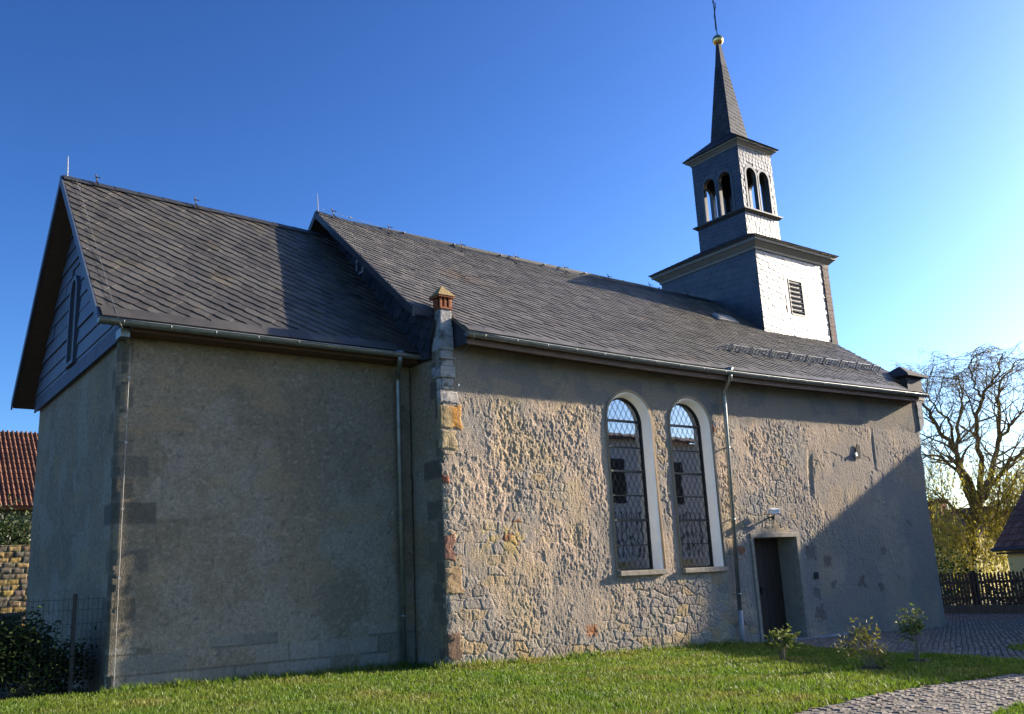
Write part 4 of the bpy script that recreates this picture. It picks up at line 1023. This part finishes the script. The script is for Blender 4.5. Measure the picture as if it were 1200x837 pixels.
b.build('roof', M['orange_tile'], ho)
tr = empty('broadleaf_tree', (-5.2, 19.5, 0), 'dark leafy tree in front of the orange roofed house', 'tree')
b = MB(); b.tube([(-5.4, 19.5, -.1), (-5.3, 19.4, 1.6), (-5.0, 19.3, 3.2)], [.16, .12, .07], 8)
for dx in (-1.4, -.6, .4, 1.0): b.tube([(-5.3, 19.4, 1.8), (-5.2+dx*.6, 19.3, 2.8), (-5.2+dx, 19.2, 3.7)], [.07, .05, .02], 6)
b.build('trunk', M['bark'], tr)
cs = [(-5.2+random.gauss(0, 1.0), 19.2+random.gauss(0, .6), random.uniform(2.2, 3.8), 1) for _ in range(40)]+[(-3.7+random.gauss(0, .45), 18.9+random.gauss(0, .4), random.uniform(2.8, 3.9), 1) for _ in range(26)]
b = MB(); leafcloud(b, cs, 6500, .14, .55, .55); b.build('crown', mat('ivy_leaf', (.025,.05,.014), (.055,.08,.02), scale=1.5, rough=.5, rnd=.5, translucent=.3), tr)

# ------------------------------------------------------------------ right side: picket fence, house, willow, hedge, far house
pf = empty('picket_fence', (24.2, 3, gz(24)), 'low dark picket fence closing the cobbled yard', 'fence')
PA, PB = Vector((25.6, 8.2, -.5)), Vector((23.2, -5.0, -.46)); pd = (PB-PA); PL = pd.length; pd.normalize()
pn = Vector((-pd.y, pd.x, 0))
quick('plinth', mat('mossy_plinth', (.05,.05,.04), (.09,.085,.07), scale=6, rough=.95), pf, lambda b: b.obox((PA+PB)/2+Vector((0,0,.13)), (pd, pn, (0,0,1)), (PL/2, .12, .16)))
for z in (.52, 1.08): quick('rail', M['fencewood'], pf, lambda b: b.bar(PA+Vector((0,0,z)), PB+Vector((0,0,z)), .05, .09))
first = None
for i in range(7):
    q = PA+pd*(.2+i*2.1)+pn*.06
    quick('post', M['fencewood'], pf, lambda b: b.obox(q+Vector((0,0,.72)), (pd, pn, (0,0,1)), (.07, .07, .76)))
nP = 92
for i in range(nP):
    q = PA+pd*(.1+i*PL/nP)
    if first is None:
        b = MB(); b.prism([pd*-.042, pd*.042, pd*.042+Vector((0,0,1.06)), Vector((0,0,1.12)), pd*-.042+Vector((0,0,1.06))], pn*.022)
        first = b.build('picket', M['fencewood'], pf); o = first
    else:
        o = first.copy(); col.objects.link(o)
    o.location = q+Vector((0, 0, .30+random.uniform(-.01, .015)))+pn*-.05
# house
E0 = Vector((30, 5.51, 1.78)); ee = Vector((-.4384, -.8988, 0)); vv = Vector((.8988, -.4384, 0)); ks = 1.242; DD = 5.3
hr = empty('gabled_house', E0+vv*DD+Vector((0,0,-2.3)), 'cream house with a steep brown tiled roof behind the picket fence', 'house')
def P3(s, d, z): return E0+ee*s+vv*d+Vector((0, 0, z-1.78))
HL = 17.8
def rz(d): return 1.78+ks*(DD-abs(d-DD))
def hw(b):
    b.prism([P3(.25, .35, -.8), P3(.25, 2*DD-.35, -.8), P3(.25, 2*DD-.35, rz(.35)-.15), P3(.25, DD, rz(DD)-.15), P3(.25, .35, rz(.35)-.15)], ee*(HL-.5))
    b.prism([P3(3.6, 3.9, 5), P3(8.8, 3.9, 5), P3(8.8, 3.9, 7.95), P3(6.2, 3.9, 10.0), P3(3.6, 3.9, 7.95)], vv*1.4)  # front wall of the unseen cross gable added for its shadow
quick('wall', M['cream'], hr, hw)
b = MB(); nv = Vector((0, 0, 1))*1; Vd = (vv+Vector((0,0,ks))).normalized(); Nd = ee.cross(Vd).normalized(); Nd = Nd if Nd.z > 0 else -Nd
LR = DD*math.hypot(1, ks)
b.prism([P3(0, 0, 1.78), P3(HL, 0, 1.78), P3(HL, DD, rz(DD)), P3(0, DD, rz(DD))], -Nd*.1, .5)
b.prism([P3(0, 2*DD, 1.78), P3(HL, 2*DD, 1.78), P3(HL, DD, rz(DD)), P3(0, DD, rz(DD))], (0, 0, -.14), .5)
slates(b, lambda u, v: P3(u, 0, 1.78)+Vd*v, Nd, [[(0, 0), (7, 0), (7, LR), (0, LR)]], .25, .32, 0, t=.05, jit=.02, scale_shape=False)
for (s0, s1) in ((3.2, 6.2), (9.2, 6.2)):         # unseen cross gable, shaped to throw the diagonal shadow on the nave wall
    b.prism([P3(s0, 3.7, 8.12), P3(s1, 3.7, 10.34), P3(s1, 8.5, 10.34), P3(s0, 8.5, 8.12)], (0, 0, -.14), .5)
hrf = b.build('roof', M['brown_tile'], hr)
quick('chimney', M['brick'], hrf, lambda b: (b.prism([P3(8.74, 5.05, 7.6), P3(9.16, 5.05, 7.6), P3(9.16, 5.55, 7.6), P3(8.74, 5.55, 7.6)], (0, 0, 1.95)), b.prism([P3(8.70, 5.0, 9.5), P3(9.20, 5.0, 9.5), P3(9.20, 5.6, 9.5), P3(8.70, 5.6, 9.5)], (0, 0, .12))))  # stack out of view, added to shape the shadow beside the church door
quick('eaves_gutter', M['lead'], hr, lambda b: b.tube([P3(-.05, -.07, 1.72), P3(HL, -.07, 1.72)], .075, 8))
quick('eaves_board', M['fencewood'], hr, lambda b: b.prism([P3(.05, .02, 1.60), P3(HL, .02, 1.60), P3(HL, .02, 1.53), P3(.05, .02, 1.53)], vv*.3))
# far house with chimney
fh = empty('chimney_house', (48, 19, -.6), 'distant low house with a red brick chimney behind the willow', 'house')
fx, fy = 47., 18.7
quick('wall', M['cream'], fh, lambda b: b.box((fx, fy-3.5, -.8), (fx+6, fy+7, 2.6)))
b = MB(); b.prism([(fx-.3, fy-3.9, 2.5), (fx-.3, fy+7.3, 2.5), (fx+3, fy+7.3, 4.6), (fx+3, fy-3.9, 4.6)], (0, 0, -.12)); b.prism([(fx+6.3, fy-3.9, 2.5), (fx+6.3, fy+7.3, 2.5), (fx+3, fy+7.3, 4.6), (fx+3, fy-3.9, 4.6)], (0, 0, -.12))
rf = b.build('roof', M['orange_tile'], fh)
quick('chimney', M['brick'], rf, lambda b: (b.box((fx+1.6, fy-.9, 3.2), (fx+2.5, fy+.1, 5.05)), b.box((fx+1.5, fy-1.0, 5.05), (fx+2.6, fy+.2, 5.25))))
# hedge masses beyond the fence
def hedge(x0, y0, x1, y1, z1, n, label, lm=None):
    e = empty('hedge_shrub', ((x0+x1)/2, (y0+y1)/2, -.6), label, 'shrub', 'bushes behind the picket fence')
    cs = []
    for _ in range(60):
        t = random.random(); cs.append((x0+(x1-x0)*t+random.gauss(0, .35), y0+(y1-y0)*t+random.gauss(0, .35), -.4+(z1+.4)*random.random()**.8, 1.2))
    b = MB(); leafcloud(b, cs, n, .16, .6, .5); b.build('leaves', lm or M['leaf'], e)
    b = MB()
    for c in cs[::4]: b.tube([((x0+x1)/2, (y0+y1)/2, -.7), ((c[0]*.6+(x0+x1)*.2), (c[1]*.6+(y0+y1)*.2), -.3), c[:3]], [.05, .03, .008], 5)
    b.build('stems', M['twig'], e)
hedge(29.5, 12.5, 28.5, 8.8, .9, 1500, 'rounded dark bush behind the picket fence beside the church corner')
hedge(28.6, 8.4, 28.0, 6.2, 1.5, 1700, 'dark evergreen bush under the willow trunk')
hedge(27.6, 5.6, 26.6, 1.5, .4, 1200, 'low dark shrub in front of the cream house wall')

# willow
wl = empty('willow_tree', (38.6, 11.6, -.6), 'old spreading willow with hanging yellow green strands behind the fence', 'tree')
bt = MB(); bb_ = MB(); tw = MB(); lf_ = MB()
def w3(u, v, d):                                   # builder's sight line, used once to place the limbs in depth d
    dr = Fw+R2*((u-600)/F_PX)-U2*((v-418.5)/F_PX); return CAM+dr*d
DW = 47.
rw = random.Random(5)
def limb(ctrl, r0, r1, target, n=9):
    P = [w3(*c) for c in ctrl]; out = []
    # Catmull-Rom through control points
    Q = [P[0]]+P+[P[-1]]
    for i in range(1, len(Q)-2):
        for k in range(5):
            t = k/5; a, b_, c, d = Q[i-1], Q[i], Q[i+1], Q[i+2]
            out.append(.5*((2*b_)+(c-a)*t+(2*a-5*b_+4*c-d)*t*t+(3*b_-a-3*c+d)*t**3)+Vector((rw.gauss(0,.05), rw.gauss(0,.05), rw.gauss(0,.05))))
    out.append(P[-1]); m_ = len(out); rad = [.60*(r0+(r1-r0)*(i/(m_-1))**.7) for i in range(m_)]
    target.tube(out, rad, 8 if r0 > .15 else 6); return out, rad
trunk, _ = limb([(1128, 720, DW), (1131, 690, DW), (1136, 650, DW), (1140, 615, DW), (1146, 588, DW)], .62, .44, bt)
prim = [([(1146, 590, DW), (1132, 560, DW), (1118, 528, DW-.5), (1098, 500, DW-1), (1080, 470, DW-1.5), (1062, 452, DW-2)], .34, .06),
        ([(1143, 600, DW), (1128, 555, DW+.5), (1122, 510, DW+1), (1128, 470, DW+1.5), (1122, 440, DW+2)], .30, .05),
        ([(1146, 588, DW), (1150, 545, DW), (1144, 500, DW-.5), (1150, 465, DW-1), (1168, 440, DW-1.5), (1175, 415, DW-2)], .32, .05),
        ([(1146, 590, DW), (1160, 560, DW), (1168, 520, DW+.6), (1170, 480, DW+1), (1172, 450, DW+1), (1192, 425, DW+1)], .34, .05),
        ([(1150, 585, DW), (1170, 560, DW-1), (1185, 540, DW-1.8), (1210, 520, DW-2.5), (1240, 500, DW-3)], .28, .05),
        ([(1148, 600, DW), (1172, 590, DW-.5), (1192, 560, DW-.8), (1222, 548, DW-1)], .22, .05),
        ([(1140, 618, DW), (1165, 606, DW-1), (1190, 598, DW-2), (1215, 604, DW-2)], .18, .05),
        ([(1138, 610, DW), (1118, 596, DW-1), (1098, 588, DW-1.5), (1082, 594, DW-2)], .17, .04),
        ([(1130, 560, DW), (1108, 540, DW+.8), (1088, 532, DW+1.6), (1068, 535, DW+2)], .18, .04),
        ([(1168, 520, DW+.6), (1186, 495, DW), (1205, 480, DW-.5), (1225, 470, DW-1)], .18, .04),
        ([(1118, 528, DW-.5), (1112, 495, DW-.8), (1096, 478, DW-1), (1085, 455, DW-1), (1092, 435, DW-1)], .15, .03),
        ([(1150, 465, DW-1), (1140, 445, DW-1.4), (1138, 425, DW-2), (1145, 408, DW-2)], .12, .03)]
branches = []
for c, r0, r1 in prim: branches.append(limb(c, r0, r1, bb_))
def grow(p, d, L, r, lev):
    n = 5; pts = [p]; q = p
    for i in range(n):
        d = (d+Vector((rw.gauss(0, .22), rw.gauss(0, .22), rw.gauss(.03 if lev < 2 else -.10, .2)))).normalized()
        if q.z > ZTOP-rw.uniform(0, 1.6): d.z = min(d.z, .05); d.normalize()
        q = q+d*(L/n)*(1 if q.z < ZTOP-.6 else .45); pts.append(q)
    rad = [r*(1-.75*i/n) for i in range(n+1)]
    (bb_ if lev < 2 else tw).tube(pts, rad, 5 if lev < 2 else 3, cap=False)
    if lev < 3:
        for k in range(rw.randint(3, 5) if lev < 2 else rw.randint(3, 4)):
            i = rw.randint(1, n); ax = Vector((rw.gauss(0, 1), rw.gauss(0, 1), rw.gauss(.1, .8))).normalized()
            nd = (d*.55+ax*.8).normalized(); grow(pts[i], nd, L*rw.uniform(.5, .75), max(.010, rad[i]*.6), lev+1)
    tips_.append((pts[-1], d, lev))
    if lev >= 2: mids_.append(pts[2])
tips_ = []; mids_ = []; ZTOP = w3(1165, 412, DW).z
for pts, rad in branches:
    for k in range(19):
        i = rw.randint(len(pts)//4, len(pts)-1); ax = Vector((rw.gauss(0, 1), rw.gauss(0, 1), rw.gauss(.35, .6))).normalized()
        dd = (pts[i]-pts[max(0, i-2)]).normalized()
        grow(pts[i], (dd*.5+ax*.8).normalized(), rw.uniform(1.5, 3.0), min(.06, max(.02, rad[i]*.5)), 1)
# hanging strands with leaves: dense low down, few leaves at the top
strands = 0
def strand(p, L, nl, sz):
    q = Vector(p); pts = [q.copy()]; d = Vector((rw.gauss(0, .25), rw.gauss(0, .25), -.5))
    for i in range(6):
        d = (d+Vector((rw.gauss(0, .08), rw.gauss(0, .08), -.35))).normalized(); q = q+d*(L/6); pts.append(q.copy())
    tw.tube(pts, [.010, .009, .008, .007, .006, .005, .004], 3, cap=False)
    for _ in range(nl):
        i = rw.randint(0, 5); p = pts[i].lerp(pts[i+1], rw.random())+Vector((rw.gauss(0, .06), rw.gauss(0, .06), rw.gauss(0, .05)))
        u = Vector((rw.gauss(0, .5), rw.gauss(0, .5), -1)).normalized(); v = Vector((rw.gauss(0, 1), rw.gauss(0, 1), 0)); v = (v-u*v.dot(u)).normalized()
        s = sz*rw.uniform(.7, 1.4); lf_.add([p, p+u*s*.5+v*s*.17, p+u*s, p+u*s*.5-v*s*.17], [(0,1,2,3)], rw.random())
lowy = [p for p, d, l in tips_ if p.z < 6.2]; 
rw.shuffle(lowy)
for p in lowy[:560]: strand(p, rw.uniform(.8, 2.4), rw.randint(8, 20), .17)
for pts, rad in branches:
    for k in range(15):
        i = rw.randint(2, len(pts)-1); p = pts[i]+Vector((rw.gauss(0, .5), rw.gauss(0, .5), rw.gauss(0, .2)))
        if p.z < 7: strand(p, rw.uniform(1., 2.8), rw.randint(10, 24), .17)
for c in [(1092, 596), (1100, 600), (1110, 605), (1118, 612), (1105, 615), (1096, 620), (1165, 610), (1158, 620), (1150, 625), (1172, 600), (1185, 560), (1195, 565), (1115, 625), (1122, 630), (1162, 635), (1180, 590)]:
    for k in range(14):
        p = w3(c[0]+rw.gauss(0, 6), c[1]+rw.gauss(0, 9), DW-1.5+rw.gauss(0, 1.2)); strand(p, rw.uniform(1.5, 3.0), rw.randint(16, 34), .17)
for p in mids_:
    for _ in range(3):
        q = p+Vector((rw.gauss(0, .2), rw.gauss(0, .2), rw.gauss(0, .2))); s = rw.uniform(.05, .10); u = Vector((rw.gauss(0,1), rw.gauss(0,1), rw.gauss(-.5,1))).normalized(); v = u.orthogonal().normalized()
        lf_.add([q, q+u*s*.5+v*s*.2, q+u*s, q+u*s*.5-v*s*.2], [(0,1,2,3)], rw.random())
bt.build('trunk', M['bark'], wl, smooth=True); bb_.build('branches', M['bark'], wl, smooth=True); tw.build('twigs', M['twig'], wl); lf_.build('crown', M['willowleaf'], wl)

# ------------------------------------------------------------------ house across the lane, seen mirrored in the church windows
rh = empty('white_house', (31, -27, -.6), 'white rendered house mirrored in the two church windows', 'house')
quick('wall', M['housewhite'], rh, lambda b: (b.box((22.0, -33, -1), (39, -25, 9.2)), ))
b = MB(); b.prism([(21.6, -24.5, 9.3), (39.4, -24.5, 9.3), (39.4, -29, 10.4), (21.6, -29, 10.4)], (0, 0, -.15)); b.prism([(21.6, -33.5, 9.3), (39.4, -33.5, 9.3), (39.4, -29, 10.4), (21.6, -29, 10.4)], (0, 0, -.15)); b.build('roof', M['brown_tile'], rh)
for x0 in (26.6, 31.4, 35.8):
    wn = quick('window', M['housewhite'], rh, lambda b: b.box((x0-.1, -25.0, 5.4), (x0+2.1, -24.93, 8.1)))
    quick('pane', M['dark'], wn, lambda b: b.box((x0, -24.95, 5.5), (x0+2.0, -24.91, 8.0)))
    bal = quick('balcony', M['housewhite'], rh, lambda b: (b.box((x0-.3, -25, 2.2), (x0+2.3, -24.0, 2.4)), b.box((x0-.3, -24.08, 4.9), (x0+2.3, -24.0, 5.02)), b.box((x0, -24.98, 2.45), (x0+2, -24.95, 4.9))))
    quick('railing', M['iron'], bal, lambda b: [b.box((x0-.2+i*.4, -24.06, 2.4), (x0-.15+i*.4, -24.02, 4.9)) for i in range(7)])
